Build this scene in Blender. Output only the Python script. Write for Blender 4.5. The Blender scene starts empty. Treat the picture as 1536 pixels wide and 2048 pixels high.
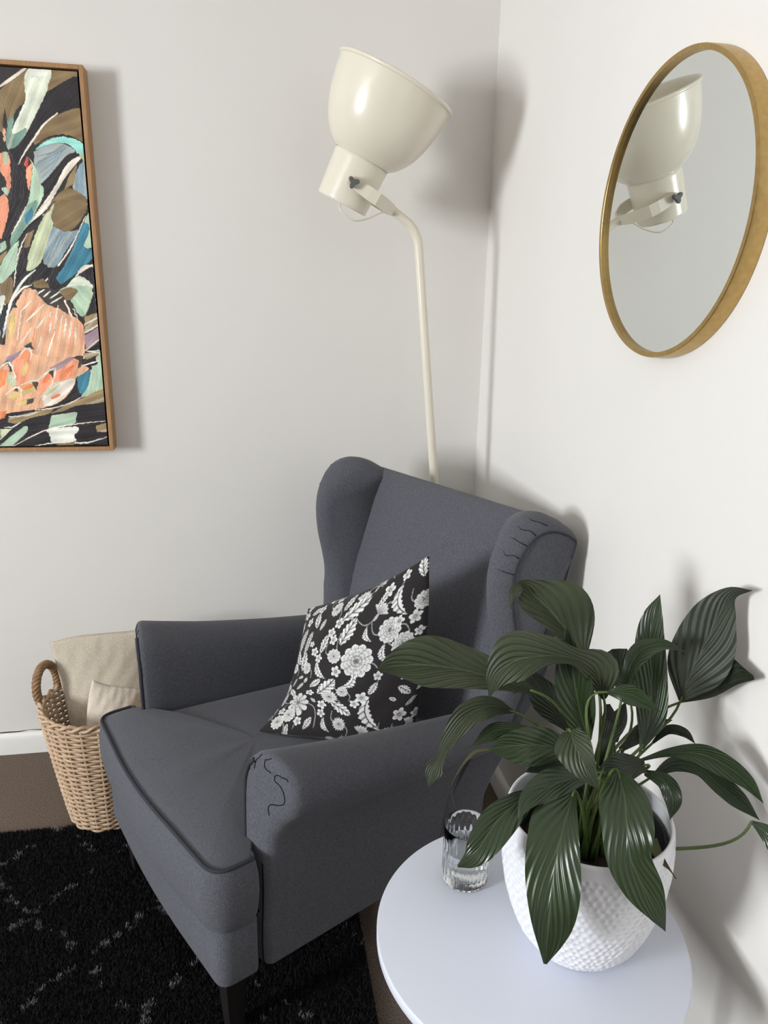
import bpy, bmesh, math, random
import numpy as np
from mathutils import Vector, Matrix
from mathutils.bvhtree import BVHTree

# ------------------------------------------------------------------ camera, world, light, exposure
scene = bpy.context.scene
COL = scene.collection
random.seed(7)
rng = np.random.default_rng(7)

cam_data = bpy.data.cameras.new('camera')
cam = bpy.data.objects.new('camera', cam_data)
COL.objects.link(cam)
YAW, PITCH, ROLL = 0.180, 0.280, 0.021
fwd = Vector((math.sin(YAW) * math.cos(PITCH), math.cos(YAW) * math.cos(PITCH), -math.sin(PITCH)))
rgt = fwd.cross(Vector((0, 0, 1))).normalized()
upv = rgt.cross(fwd)
r2 = rgt * math.cos(ROLL) + upv * math.sin(ROLL)
u2 = -rgt * math.sin(ROLL) + upv * math.cos(ROLL)
cam.matrix_world = Matrix(((r2.x, u2.x, -fwd.x, -0.744), (r2.y, u2.y, -fwd.y, -2.383), (r2.z, u2.z, -fwd.z, 1.5), (0, 0, 0, 1)))
cam_data.sensor_fit = 'VERTICAL'
cam_data.sensor_height = 36.0
cam_data.lens = 36.0 * 1500.0 / 2048.0
cam_data.clip_start = 0.02
scene.camera = cam

world = bpy.data.worlds.new('world')
scene.world = world
world.use_nodes = True
world.node_tree.nodes['Background'].inputs[0].default_value = (0.62, 0.78, 1.0, 1)
world.node_tree.nodes['Background'].inputs[1].default_value = 1.2

def window_light(name, loc, rot, sx, sy, power, colour):
    ld = bpy.data.lights.new(name, 'AREA')
    ld.shape = 'RECTANGLE'
    ld.size, ld.size_y = sx, sy
    ld.energy = power
    ld.color = colour
    o = bpy.data.objects.new(name, ld)
    COL.objects.link(o)
    o.location = loc
    o.rotation_euler = rot
    return o
# daylight entering through the window of the left wall
window_light('daylight_side_window', (-5.07, -2.95, 1.62), (0, math.radians(-90), 0), 1.26, 1.08, 294, (0.945, 0.975, 1.0))

scene.view_settings.view_transform = 'Standard'
scene.view_settings.look = 'None'
scene.view_settings.gamma = 1.0
scene.view_settings.use_curve_mapping = False
scene.view_settings.exposure = 0.0
try:
    scene.cycles.use_denoising = True
    scene.cycles.max_bounces = 24
    scene.cycles.diffuse_bounces = 6
    scene.cycles.transmission_bounces = 24
    scene.cycles.caustics_refractive = True
    scene.cycles.sample_clamp_indirect = 6.0
except Exception:
    pass

# ------------------------------------------------------------------ helpers
def lin(c):
    c = c / 255.0
    return c / 12.92 if c <= 0.04045 else ((c + 0.055) / 1.055) ** 2.4
def rgb(r, g, b):
    return (lin(r), lin(g), lin(b), 1.0)

def mat(name, colour, rough=0.5, spec=0.5, metal=0.0, coat=0.0, var=None, vscale=40.0, vdetail=4.0,
        bump=0.0, bscale=200.0, coords='Object', attr=None, sheen=0.0, stretch=None):
    m = bpy.data.materials.new(name)
    m.use_nodes = True
    nt = m.node_tree
    n, l = nt.nodes, nt.links
    p = n['Principled BSDF']
    p.inputs['Base Color'].default_value = colour
    p.inputs['Roughness'].default_value = rough
    p.inputs['Metallic'].default_value = metal
    p.inputs['Specular IOR Level'].default_value = spec
    p.inputs['Coat Weight'].default_value = coat
    p.inputs['Coat Roughness'].default_value = 0.08
    p.inputs['Sheen Weight'].default_value = sheen
    tc = n.new('ShaderNodeTexCoord')
    src = tc.outputs[coords]
    if stretch:
        mp = n.new('ShaderNodeMapping')
        mp.inputs['Scale'].default_value = stretch
        l.new(src, mp.inputs['Vector'])
        src = mp.outputs['Vector']
    if attr:
        a = n.new('ShaderNodeAttribute')
        a.attribute_name = attr
        l.new(a.outputs['Color'], p.inputs['Base Color'])
    elif var:
        t = n.new('ShaderNodeTexNoise')
        t.inputs['Scale'].default_value = vscale
        t.inputs['Detail'].default_value = vdetail
        l.new(src, t.inputs['Vector'])
        r = n.new('ShaderNodeValToRGB')
        r.color_ramp.elements[0].position = 0.3
        r.color_ramp.elements[1].position = 0.7
        r.color_ramp.elements[0].color = colour
        r.color_ramp.elements[1].color = var
        l.new(t.outputs['Fac'], r.inputs['Fac'])
        l.new(r.outputs['Color'], p.inputs['Base Color'])
    if bump:
        t2 = n.new('ShaderNodeTexNoise')
        t2.inputs['Scale'].default_value = bscale
        t2.inputs['Detail'].default_value = 3.0
        l.new(src, t2.inputs['Vector'])
        b = n.new('ShaderNodeBump')
        b.inputs['Strength'].default_value = bump
        b.inputs['Distance'].default_value = 0.002
        l.new(t2.outputs['Fac'], b.inputs['Height'])
        l.new(b.outputs['Normal'], p.inputs['Normal'])
    return m

class MB:
    """collects vertices and faces of one mesh"""
    def __init__(s):
        s.v, s.f = [], []
    def add(s, verts, faces):
        o = len(s.v)
        s.v += [tuple(q) for q in verts]
        s.f += [tuple(i + o for i in f) for f in faces]
    def box(s, a, b):
        x0, y0, z0 = a
        x1, y1, z1 = b
        s.add([(x0, y0, z0), (x1, y0, z0), (x1, y1, z0), (x0, y1, z0), (x0, y0, z1), (x1, y0, z1), (x1, y1, z1), (x0, y1, z1)],
              [(0, 3, 2, 1), (4, 5, 6, 7), (0, 1, 5, 4), (1, 2, 6, 5), (2, 3, 7, 6), (3, 0, 4, 7)])
    def loft(s, rings, closed=True, cap0=True, cap1=True):
        n = len(rings[0])
        vs = [q for r in rings for q in r]
        fs = []
        for i in range(len(rings) - 1):
            for j in range(n if closed else n - 1):
                k = (j + 1) % n
                fs.append((i * n + j, i * n + k, (i + 1) * n + k, (i + 1) * n + j))
        if cap0:
            fs.append(tuple(range(n - 1, -1, -1)))
        if cap1:
            fs.append(tuple((len(rings) - 1) * n + j for j in range(n)))
        s.add(vs, fs)
    def tube(s, path, r, n=8, closed=False, caps=True):
        P = [Vector(q) for q in path]
        m = len(P)
        rs = r if isinstance(r, (list, tuple)) else [r] * m
        nrm = None
        rings = []
        for i in range(m):
            if closed:
                t = P[(i + 1) % m] - P[i - 1]
            else:
                t = P[min(i + 1, m - 1)] - P[max(i - 1, 0)]
            t = t.normalized() if t.length > 1e-9 else Vector((0, 0, 1))
            if nrm is None:
                a = Vector((0, 0, 1)) if abs(t.z) < 0.9 else Vector((1, 0, 0))
                nrm = t.cross(a).normalized()
            else:
                nrm = (nrm - t * nrm.dot(t))
                nrm = nrm.normalized() if nrm.length > 1e-9 else t.orthogonal().normalized()
            bn = t.cross(nrm)
            rings.append([P[i] + (nrm * math.cos(2 * math.pi * k / n) + bn * math.sin(2 * math.pi * k / n)) * rs[i] for k in range(n)])
        if closed:
            rings.append(rings[0])
            s.loft(rings, True, False, False)
        else:
            s.loft(rings, True, caps, caps)
    def lathe(s, prof, n=64, centre=(0, 0, 0), cap0=True, cap1=True):
        cx, cy, cz = centre
        s.loft([[(cx + r * math.cos(2 * math.pi * k / n), cy + r * math.sin(2 * math.pi * k / n), cz + z) for k in range(n)] for r, z in prof], True, cap0, cap1)
    def build(s, name, material, parent=None, smooth=True, sharp=None, weld=False):
        me = bpy.data.meshes.new(name)
        me.from_pydata(s.v, [], s.f)
        if weld or True:
            bm = bmesh.new()
            bm.from_mesh(me)
            if weld:
                bmesh.ops.remove_doubles(bm, verts=bm.verts, dist=1e-5)
            bmesh.ops.recalc_face_normals(bm, faces=bm.faces)
            bm.to_mesh(me)
            bm.free()
        return link(name, me, material, parent, smooth, sharp)

def link(name, me, material, parent=None, smooth=True, sharp=None):
    if material:
        me.materials.append(material)
    if smooth:
        me.polygons.foreach_set('use_smooth', [True] * len(me.polygons))
        if sharp:
            try:
                me.set_sharp_from_angle(angle=math.radians(sharp))
            except Exception:
                pass
    me.update()
    o = bpy.data.objects.new(name, me)
    COL.objects.link(o)
    if parent:
        o.parent = parent
    return o

def np_mesh(name, verts, quads, material, parent=None, smooth=True, colours=None, uvs=None, tri=False):
    me = bpy.data.meshes.new(name)
    k = 3 if tri else 4
    me.vertices.add(len(verts))
    me.vertices.foreach_set('co', np.asarray(verts, np.float32).ravel())
    q = np.asarray(quads, np.int32)
    me.loops.add(q.size)
    me.loops.foreach_set('vertex_index', q.ravel())
    me.polygons.add(len(q))
    me.polygons.foreach_set('loop_start', np.arange(0, q.size, k, dtype=np.int32))
    me.update(calc_edges=True)
    if colours is not None:
        ca = me.color_attributes.new('paint', 'FLOAT_COLOR', 'POINT')
        c4 = np.ones((len(verts), 4), np.float32)
        c4[:, :3] = colours
        ca.data.foreach_set('color', c4.ravel())
    if uvs is not None:
        ul = me.uv_layers.new(name='UVMap')
        ul.data.foreach_set('uv', np.asarray(uvs, np.float32)[q.ravel()].ravel())
    me.validate()
    return link(name, me, material, parent, smooth)

def grid_quads(nu, nv, off=0):
    i, j = np.meshgrid(np.arange(nv - 1), np.arange(nu - 1), indexing='ij')
    a = (i * nu + j).ravel() + off
    return np.stack([a, a + 1, a + nu + 1, a + nu], 1)

def empty(name, loc=(0, 0, 0), rz=0.0):
    o = bpy.data.objects.new(name, None)
    o.empty_display_size = 0.1
    COL.objects.link(o)
    o.location = loc
    o.rotation_euler = (0, 0, rz)
    return o
def tag(o, label=None, cat=None, group=None, kind=None):
    if label: o['label'] = label
    if cat: o['category'] = cat
    if group: o['group'] = group
    if kind: o['kind'] = kind
    return o

def cr(points, n):
    """Catmull-Rom through points (any dimension), n samples per span"""
    P = [np.array(p, float) for p in points]
    P = [2 * P[0] - P[1]] + P + [2 * P[-1] - P[-2]]
    out = []
    for i in range(1, len(P) - 2):
        for k in range(n):
            t = k / n
            out.append(0.5 * (2 * P[i] + (P[i + 1] - P[i - 1]) * t + (2 * P[i - 1] - 5 * P[i] + 4 * P[i + 1] - P[i + 2]) * t * t + (3 * P[i] - P[i - 1] - 3 * P[i + 1] + P[i + 2]) * t ** 3))
    out.append(P[-2])
    return out

def offset2d(poly, d):
    """move a counter-clockwise closed polygon inwards by d"""
    P = np.array(poly, float)
    a, b = np.roll(P, 1, 0), np.roll(P, -1, 0)
    def nn(v):
        l = np.linalg.norm(v, axis=1, keepdims=True)
        return np.stack([-v[:, 1], v[:, 0]], 1) / np.maximum(l, 1e-9)
    m = nn(P - a) + nn(b - P)
    l2 = np.maximum((m * m).sum(1, keepdims=True), 0.6)
    return P + m * (2 * d / l2)

def on_surface(obj, pts, lift=.0004, sub=6):
    """drop a polyline onto the surface of obj (local coordinates)"""
    me = obj.data
    tree = BVHTree.FromPolygons([v.co.copy() for v in me.vertices], [tuple(p.vertices) for p in me.polygons])
    dense = cr(pts, sub) if len(pts) > 2 else [np.array(pts[0]) * (1 - t) + np.array(pts[1]) * t for t in np.linspace(0, 1, sub + 1)]
    out = []
    for q in dense:
        co, no, _, _ = tree.find_nearest(Vector(q))
        out.append(co + no * lift)
    return out

def round_poly(pts, n=6):
    """pts: (x, y, radius); returns the outline with rounded corners"""
    out = []
    m = len(pts)
    for i in range(m):
        p = np.array(pts[i][:2], float)
        r = pts[i][2]
        a = np.array(pts[i - 1][:2], float) - p
        b = np.array(pts[(i + 1) % m][:2], float) - p
        la, lb = np.linalg.norm(a), np.linalg.norm(b)
        r = min(r, la * 0.49, lb * 0.49)
        if r < 1e-6:
            out.append(tuple(p))
            continue
        s, e = p + a / la * r, p + b / lb * r
        for k in range(n + 1):
            t = k / n
            out.append(tuple((1 - t) ** 2 * s + 2 * t * (1 - t) * p + t * t * e))
    return out

# ------------------------------------------------------------------ materials
M_WALL = mat('wall_paint', rgb(227, 224, 220), 0.62, 0.3, var=rgb(223, 220, 215), vscale=1.3, bump=0.05, bscale=160)
M_WALL2 = mat('low_bounce_wall_grey', rgb(104, 103, 102), 0.7, 0.3, var=rgb(100, 99, 98), vscale=1.3, bump=0.05, bscale=160)  # unseen left and front walls: grey invented to cut bounced fill light
M_TRIM = mat('trim_gloss_paint', rgb(238, 237, 233), 0.3, 0.5, bump=0.04, bscale=40)
M_CEIL = mat('ceiling_paint', rgb(240, 239, 236), 0.8, 0.2, bump=0.04, bscale=120)
M_CARPET = mat('carpet_pile', rgb(88, 76, 67), 0.95, 0.1, var=rgb(128, 114, 104), vscale=260, vdetail=2, bump=0.9, bscale=520)
M_FABRIC = mat('charcoal_weave', rgb(72, 73, 79), 0.92, 0.15, var=rgb(97, 98, 105), vscale=520, vdetail=3, bump=0.35, bscale=900, sheen=0.1, stretch=(1, 1, 0.35))
M_SEAM = mat('charcoal_piping', rgb(58, 59, 65), 0.9, 0.15, bump=0.2, bscale=900)
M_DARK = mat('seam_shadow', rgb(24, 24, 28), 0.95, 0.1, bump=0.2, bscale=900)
M_LEG = mat('black_stained_wood', rgb(20, 18, 18), 0.45, 0.4, var=rgb(30, 26, 25), vscale=30, stretch=(1, 1, 0.1))
M_CREAM = mat('cream_enamel', rgb(226, 219, 202), 0.28, 0.5, coat=0.35, bump=0.02, bscale=30)
M_GREYP = mat('grey_plastic', rgb(92, 94, 90), 0.5, 0.4, bump=0.05, bscale=300)
M_GOLD = mat('brushed_brass', rgb(192, 163, 108), 0.34, 0.5, metal=1.0, var=rgb(180, 150, 96), vscale=90, bump=0.06, bscale=300, stretch=(1, 1, 1))
M_MIRROR = mat('mirror_glass', (0.80, 0.83, 0.82, 1), 0.0, 0.5, metal=1.0)
M_OAK = mat('tan_timber_frame', rgb(176, 136, 96), 0.5, 0.4, var=rgb(156, 116, 78), vscale=30, bump=0.12, bscale=120, stretch=(6, 6, 0.6))
M_BLACKGAP = mat('black_recess', rgb(14, 13, 13), 0.9, 0.1, bump=0.05)
M_PAINT = mat('oil_paint', (0.2, 0.2, 0.2, 1), 0.42, 0.4, attr='paint', bump=0.25, bscale=300)
M_PRINT = mat('printed_cotton', (0.2, 0.2, 0.2, 1), 0.8, 0.2, attr='paint', bump=0.2, bscale=600, sheen=0.1)
M_WICKER = mat('pale_wicker', rgb(206, 181, 153), 0.6, 0.3, var=rgb(178, 148, 120), vscale=60, bump=0.2, bscale=300)
M_WICKER2 = mat('brown_wicker', rgb(158, 126, 94), 0.6, 0.3, var=rgb(124, 96, 70), vscale=60, bump=0.2, bscale=300)
M_CANVAS = mat('oatmeal_canvas', rgb(206, 196, 178), 0.92, 0.1, var=rgb(186, 176, 158), vscale=220, vdetail=6, bump=0.35, bscale=420)
M_CANVAS2 = mat('pale_linen', rgb(222, 211, 196), 0.9, 0.1, var=rgb(208, 197, 181), vscale=160, bump=0.3, bscale=420)
M_RUG = mat('rug_pile', (0.01, 0.01, 0.01, 1), 0.95, 0.12, attr='paint')
M_RUGB = mat('rug_backing', rgb(22, 21, 23), 0.95, 0.1, var=rgb(14, 14, 16), vscale=200, bump=0.6, bscale=300)
M_TABLE = mat('white_powder_coat', rgb(214, 218, 230), 0.36, 0.45, bump=0.03, bscale=500)
M_POT = mat('white_glazed_ceramic', rgb(224, 225, 230), 0.32, 0.5, bump=0.03, bscale=60)
M_NURSERY = mat('black_nursery_pot', rgb(22, 22, 23), 0.5, 0.4, bump=0.05, bscale=80)
M_SOIL = mat('potting_soil', rgb(34, 27, 22), 0.95, 0.1, var=rgb(62, 50, 40), vscale=90, bump=1.0, bscale=140)
M_STEM = mat('green_stem', rgb(86, 104, 52), 0.45, 0.4, var=rgb(66, 84, 40), vscale=20)
M_DRY = mat('dried_leaf', rgb(78, 76, 50), 0.75, 0.2, var=rgb(62, 58, 40), vscale=40)

def glass_mat(name, ior, tint):
    m = bpy.data.materials.new(name)
    m.use_nodes = True
    p = m.node_tree.nodes['Principled BSDF']
    p.inputs['Base Color'].default_value = tint
    p.inputs['Roughness'].default_value = 0.0
    p.inputs['IOR'].default_value = ior
    p.inputs['Transmission Weight'].default_value = 1.0
    return m
M_GLASS = glass_mat('clear_glass', 1.48, (0.98, 0.99, 0.99, 1))
M_WATER = glass_mat('water', 1.33, (0.98, 0.99, 1, 1))

def leaf_mat(name, c1, c2, rough, vein):
    """blade with arching parallel veins: colour and fine relief from the leaf's own UV"""
    m = bpy.data.materials.new(name)
    m.use_nodes = True
    nt = m.node_tree
    n, l = nt.nodes, nt.links
    p = n['Principled BSDF']
    p.inputs['Roughness'].default_value = rough
    p.inputs['Specular IOR Level'].default_value = 0.5
    uv = n.new('ShaderNodeUVMap')
    uv.uv_map = 'UVMap'
    sep = n.new('ShaderNodeSeparateXYZ')
    l.new(uv.outputs['UV'], sep.inputs[0])
    def math_(op, a, b=None):
        q = n.new('ShaderNodeMath')
        q.operation = op
        for i, x in enumerate((a, b)):
            if x is None: continue
            if isinstance(x, (int, float)): q.inputs[i].default_value = x
            else: l.new(x, q.inputs[i])
        return q.outputs[0]
    w = math_('ABSOLUTE', sep.outputs['X'])
    ph = math_('SUBTRACT', math_('MULTIPLY', sep.outputs['Y'], 46.0), math_('MULTIPLY', math_('POWER', w, 0.75), 27.0))
    s = math_('SINE', ph)
    b = n.new('ShaderNodeBump')
    b.inputs['Strength'].default_value = vein
    b.inputs['Distance'].default_value = 0.0016
    l.new(s, b.inputs['Height'])
    l.new(b.outputs['Normal'], p.inputs['Normal'])
    t = n.new('ShaderNodeTexNoise')
    t.inputs['Scale'].default_value = 9.0
    tc = n.new('ShaderNodeTexCoord')
    l.new(tc.outputs['Object'], t.inputs['Vector'])
    f = math_('ADD', math_('MULTIPLY', s, 0.10), t.outputs['Fac'])
    r = n.new('ShaderNodeValToRGB')
    r.color_ramp.elements[0].position = 0.32
    r.color_ramp.elements[1].position = 0.72
    r.color_ramp.elements[0].color = c1
    r.color_ramp.elements[1].color = c2
    l.new(f, r.inputs['Fac'])
    mid = math_('LESS_THAN', w, 0.035)
    mx = n.new('ShaderNodeMix')
    mx.data_type = 'RGBA'
    l.new(mid, mx.inputs[0])
    l.new(r.outputs['Color'], mx.inputs[6])
    mx.inputs[7].default_value = tuple(min(1, x * 1.7) for x in c2[:3]) + (1,)
    l.new(mx.outputs[2], p.inputs['Base Color'])
    return m
LEAF_MATS = {
    'a': leaf_mat('leaf_glossy_green', rgb(30, 44, 23), rgb(42, 58, 30), 0.30, 0.42),
    'b': leaf_mat('leaf_soft_green', rgb(48, 57, 36), rgb(62, 70, 48), 0.5, 0.75),
    'c': leaf_mat('leaf_grey_green', rgb(44, 52, 40), rgb(58, 64, 50), 0.55, 0.7),
    'd': leaf_mat('leaf_dark_green', rgb(24, 33, 19), rgb(34, 43, 26), 0.4, 0.5),
    'e': M_DRY,
}

# ------------------------------------------------------------------ room shell
XL, YB, ZC = -5.0, -5.2, 2.62        # left wall, rear wall, ceiling
def wall_box(name, a, b, m):
    mb = MB(); mb.box(a, b)
    return tag(mb.build(name, m, smooth=False), kind='structure')
wall_box('floor', (XL - .1, YB - .1, -.1), (.1, .1, 0.0), M_CARPET)
wall_box('ceiling', (XL - .1, YB - .1, ZC), (.1, .1, ZC + .1), M_CEIL)
wall_box('wall_back', (XL - .1, 0, 0), (.1, .1, ZC), M_WALL)
wall_box('wall_right', (0, YB - .1, 0), (.1, 0, ZC), M_WALL)
def holed_wall(name, axis, at, thick, a0, a1, w0, w1, z0, z1):
    """wall with one window opening; axis 'x' = plane of constant x"""
    mb = MB()
    lo, hi = min(at, at + thick), max(at, at + thick)
    for p0, p1, q0, q1 in ((a0, w0, 0, ZC), (w1, a1, 0, ZC), (w0, w1, 0, z0), (w0, w1, z1, ZC)):
        if axis == 'x': mb.box((lo, p0, q0), (hi, p1, q1))
        else: mb.box((p0, lo, q0), (p1, hi, q1))
    return tag(mb.build(name, M_WALL2, smooth=False), kind='structure')
holed_wall('wall_left', 'x', XL, -.1, YB - .1, .1, -3.49, -2.41, .98, 2.26)
wall_box('wall_front', (XL, YB - .1, 0), (0, YB, ZC), M_WALL2)
def window(name, axis, at, w0, w1, z0, z1):
    t = .045
    rects = ((w0, w1, z0, z0 + t), (w0, w1, z1 - t, z1), (w0, w0 + t, z0, z1), (w1 - t, w1, z0, z1), (w0, w1, (z0 + z1) / 2 - .02, (z0 + z1) / 2 + .02))
    root = empty(name, (at, (w0 + w1) / 2, z0) if axis == 'x' else ((w0 + w1) / 2, at, z0))
    tag(root, kind='structure')
    for i, (p0, p1, q0, q1) in enumerate(rects):
        mb = MB()
        if axis == 'x': mb.box((at - .03, p0, q0), (at + .01, p1, q1))
        else: mb.box((p0, at - .03, q0), (p1, at + .01, q1))
        o = mb.build('window_rail' if i < 2 or i == 4 else 'window_stile', M_TRIM, root, smooth=False)
        o.matrix_parent_inverse = Matrix.Translation(-Vector(root.location))
window('window_1', 'x', XL, -3.49, -2.41, .98, 2.26)

def baseboard(name, prof, path_axis, a0, a1):
    mb = MB()
    if path_axis == 'x':
        mb.loft([[(a, -d, z) for d, z in prof] for a in (a0, a1)])
    else:
        mb.loft([[(-d, a, z) for d, z in prof] for a in (a0, a1)])
    return tag(mb.build(name, M_TRIM, smooth=True, sharp=40), kind='structure')
BP = [(0, 0), (.016, 0), (.016, .052), (.0145, .064), (.010, .0715), (.004, .0745), (0, .0745)]
baseboard('baseboard_back', BP, 'x', XL, -.0)
baseboard('baseboard_right', BP, 'y', YB, -.016)
# old caulk line cracked open above the skirting
mb = MB()
xs = np.linspace(-1.9, -1.0, 60)
mb.tube([(x, -.0012, .0775 + .0016 * math.sin(x * 37) + .001 * math.sin(x * 91)) for x in xs], [.0006 + .0011 * abs(math.sin(x * 23)) for x in xs], 5)
tag(mb.build('trim_1', M_DARK), kind='structure')
# ------------------------------------------------------------------ black rug with flecks, on the carpet
RX0, RX1, RY0, RY1 = -2.25, -.512, -1.95, -.428
rug = empty('area_rug', ((RX0 + RX1) / 2, (RY0 + RY1) / 2, 0))
tag(rug, 'black shaggy rug with pale diamond flecks under the armchair', 'rug')
inv = Matrix.Translation(-Vector(rug.location))
mb = MB(); mb.box((RX0, RY0, .0005), (RX1, RY1, .008))
o = mb.build('rug_backing', M_RUGB, rug, smooth=False); o.matrix_parent_inverse = inv
def fleck(x, y):
    """pale flecks lying along a diamond lattice"""
    x = x + .008 * np.sin(y * 23) + .006 * np.sin(y * 71 + 1)
    y = y + .008 * np.sin(x * 19 + 2)
    p, q = .30, .32
    a = (x + 1.16) / p + (y + .593) / q
    b = (x + 1.16) / p - (y + .593) / q
    da = np.abs((a + .5) % 1 - .5)
    db = np.abs((b + .5) % 1 - .5)
    d = np.minimum(da, db)
    n = np.sin(x * 47 + 3 * np.sin(y * 37)) * np.sin(y * 53 + 2.5 * np.sin(x * 29)) + .6 * np.sin(x * 131 + y * 87) * np.sin(y * 143 - x * 61)
    m = np.sin(x * 9.1 + 2 * np.sin(y * 7.3)) + np.sin(y * 11.7 - x * 5)
    return (d < .045) & (n > .26) & (m > -1.5)
N = 300000
bx = np.concatenate([rng.uniform(-1.62, RX1, int(N * .8)), rng.uniform(RX0, RX1, int(N * .2))])
by = np.concatenate([rng.uniform(-1.35, RY1, int(N * .8)), rng.uniform(RY0, RY1, int(N * .2))])
n = len(bx)
ang = rng.uniform(0, 2 * math.pi, n); lean = rng.uniform(0, 2 * math.pi, n)
hh = rng.uniform(.006, .013, n); ww = rng.uniform(.0011, .0021, n)
base = np.stack([bx, by, np.full(n, .0075)], 1)
sd = np.stack([np.cos(ang), np.sin(ang), np.zeros(n)], 1) * ww[:, None]
tipv = np.stack([np.cos(lean) * .005, np.sin(lean) * .005, hh], 1)
V = np.stack([base - sd, base + sd, base + tipv], 1).reshape(-1, 3)
fl = fleck(bx, by) & (rng.random(n) < .55)
cc = np.where(fl[:, None], np.array([.30, .30, .31])[None] * rng.uniform(.5, 1.2, n)[:, None], np.array([.0125, .0122, .0135])[None] * rng.uniform(.3, 2.4, n)[:, None])
cols = np.repeat(cc, 3, 0)
o = np_mesh('rug_pile', V, np.arange(3 * n).reshape(-1, 3), M_RUG, rug, smooth=False, colours=cols, tri=True)
o.matrix_parent_inverse = inv
tag(o, kind='stuff')

# ------------------------------------------------------------------ wingback armchair
TH = math.radians(27)
chair = empty('wingback_armchair', (-.903, -.858, .010), TH - math.pi / 2)
tag(chair, 'dark grey fabric wingback armchair in the corner', 'armchair')

# arm section at the front, for the +u side: (u, z), counter-clockwise seen from the front (u right, z up)
ARM = [(.272, .165), (.330, .165), (.337, .30), (.344, .42), (.352, .485), (.374, .527), (.403, .556), (.419, .59), (.416, .624), (.400, .649), (.373, .665), (.342, .667), (.312, .657), (.291, .635), (.280, .600), (.275, .54), (.273, .46), (.272, .33)]
def armk(v): return 1 - .9 * v + .25 * v * v
def arm_ring(v, inset, sgn):
    P = offset2d(ARM, inset)
    k = armk(max(v, 0)); tp = .02 * max(v, 0) / .62
    out = []
    for u, z in P:
        zz = z if z < .40 else .40 + (z - .40) * k
        uu = u - (tp if u > .30 else 0) * (.6 if z > .5 else 1.0)
        vv = v + .30 * max(0, u - .285) * max(0, 1 - v / .2)
        out.append((sgn * uu, vv, zz + .006 * max(0, min(1, (z - .5) / .1))))
    return out
for sgn, side in ((1, 'near'), (-1, 'far')):
    mb = MB()
    rings = [arm_ring(-.004, .022, sgn), arm_ring(-.003, .012, sgn), arm_ring(.003, .004, sgn), arm_ring(.014, 0, sgn)] + [arm_ring(v, 0, sgn) for v in np.linspace(.05, .63, 14)]
    mb.loft(rings)
    arm = mb.build('armrest', M_FABRIC, chair, sharp=50)
    # piping down the inner front edge and around the top of the arm front
    mb = MB()
    pth = on_surface(arm, [(sgn * u, -.006, z) for u, z in ((.279, .37), (.281, .48), (.283, .55), (.288, .600), (.298, .630), (.317, .650))], .001)
    mb.tube(pth, .0048, 8)
    mb.build('piping', M_SEAM, arm)
    # gathered pleats and scalloped seam on the scroll
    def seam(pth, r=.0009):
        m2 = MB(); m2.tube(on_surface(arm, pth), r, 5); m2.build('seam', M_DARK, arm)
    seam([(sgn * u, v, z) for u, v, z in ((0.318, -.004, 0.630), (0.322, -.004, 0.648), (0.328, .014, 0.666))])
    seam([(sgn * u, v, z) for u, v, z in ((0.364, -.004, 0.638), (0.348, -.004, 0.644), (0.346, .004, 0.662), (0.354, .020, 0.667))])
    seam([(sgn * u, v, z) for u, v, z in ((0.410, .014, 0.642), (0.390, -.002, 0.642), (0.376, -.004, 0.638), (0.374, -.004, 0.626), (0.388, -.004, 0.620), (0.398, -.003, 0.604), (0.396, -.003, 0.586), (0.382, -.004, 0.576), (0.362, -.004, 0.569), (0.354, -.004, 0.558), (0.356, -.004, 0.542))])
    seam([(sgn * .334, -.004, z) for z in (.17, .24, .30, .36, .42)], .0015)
# seat base / front rail: T-shaped plan
def plan_T(w1, w2, vf, vn, vb, r1, bow):
    pts = [(-w2, vb, .02), (-w2, vn, .012), (-w1, vn, .015), (-w1, vf, r1), (0, vf - bow, .3), (w1, vf, r1), (w1, vn, .015), (w2, vn, .012), (w2, vb, .02)]
    return round_poly(pts, 8)
def plate_z(plan, levels):
    """levels: (z, inset)"""
    return [[(q[0], q[1], z) for q in offset2d(plan, ins)] for z, ins in levels]
mb = MB()
mb.loft(plate_z(plan_T(.332, .268, -.090, -.003, .57, .03, .018), [(.165, .006), (.170, .001), (.178, 0), (.295, 0), (.305, .006)]))
mb.build('seat_base', M_FABRIC, chair, sharp=55)
# seat cushion
CP = plan_T(.340, .266, -.100, -.008, .585, .075, .036)
def cush_z(u, v, z): 
    return z - .085 * max(v + .02, 0) - .012 * max(0, abs(u) - .2) / .14
mb = MB()
rings = []
for z, ins in ((.302, .03), (.300, .014), (.308, .003), (.325, -.003), (.37, -.008), (.42, -.007), (.448, -.003), (.4575, .001)):
    rings.append([(q[0], q[1], cush_z(q[0], q[1], z) if z > .40 else z) for q in offset2d(CP, ins)])
top0 = offset2d(CP, .006)
ctr = np.array([0, .17])
for s_, dz in ((1.0, .461), (.965, .466), (.9, .471), (.78, .477), (.6, .482), (.4, .485), (.2, .486), (.05, .486)):
    rings.append([tuple(list(ctr + (q - ctr) * s_) + [cush_z(*(ctr + (q - ctr) * s_), dz + .0022 * math.sin(31 * q[0] + 9 * q[1]) * (1 - s_) * s_ * 4)]) for q in top0])
mb.loft(rings)
cush = mb.build('seat_cushion', M_FABRIC, chair, sharp=80)
mb = MB()
# the visible piping runs round the front and both ears
pc = [(q[0], q[1], cush_z(q[0], q[1], .4635)) for q in offset2d(CP, .002) if q[1] < .02]
mb.tube(pc, .0038, 8)
mb.build('piping', M_SEAM, cush)
mb = MB()
pc = [(q[0], q[1], .3035) for q in offset2d(CP, .010) if q[1] < -.012]
mb.tube(pc, .0022, 6)
mb.build('seam', M_DARK, cush)
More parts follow.
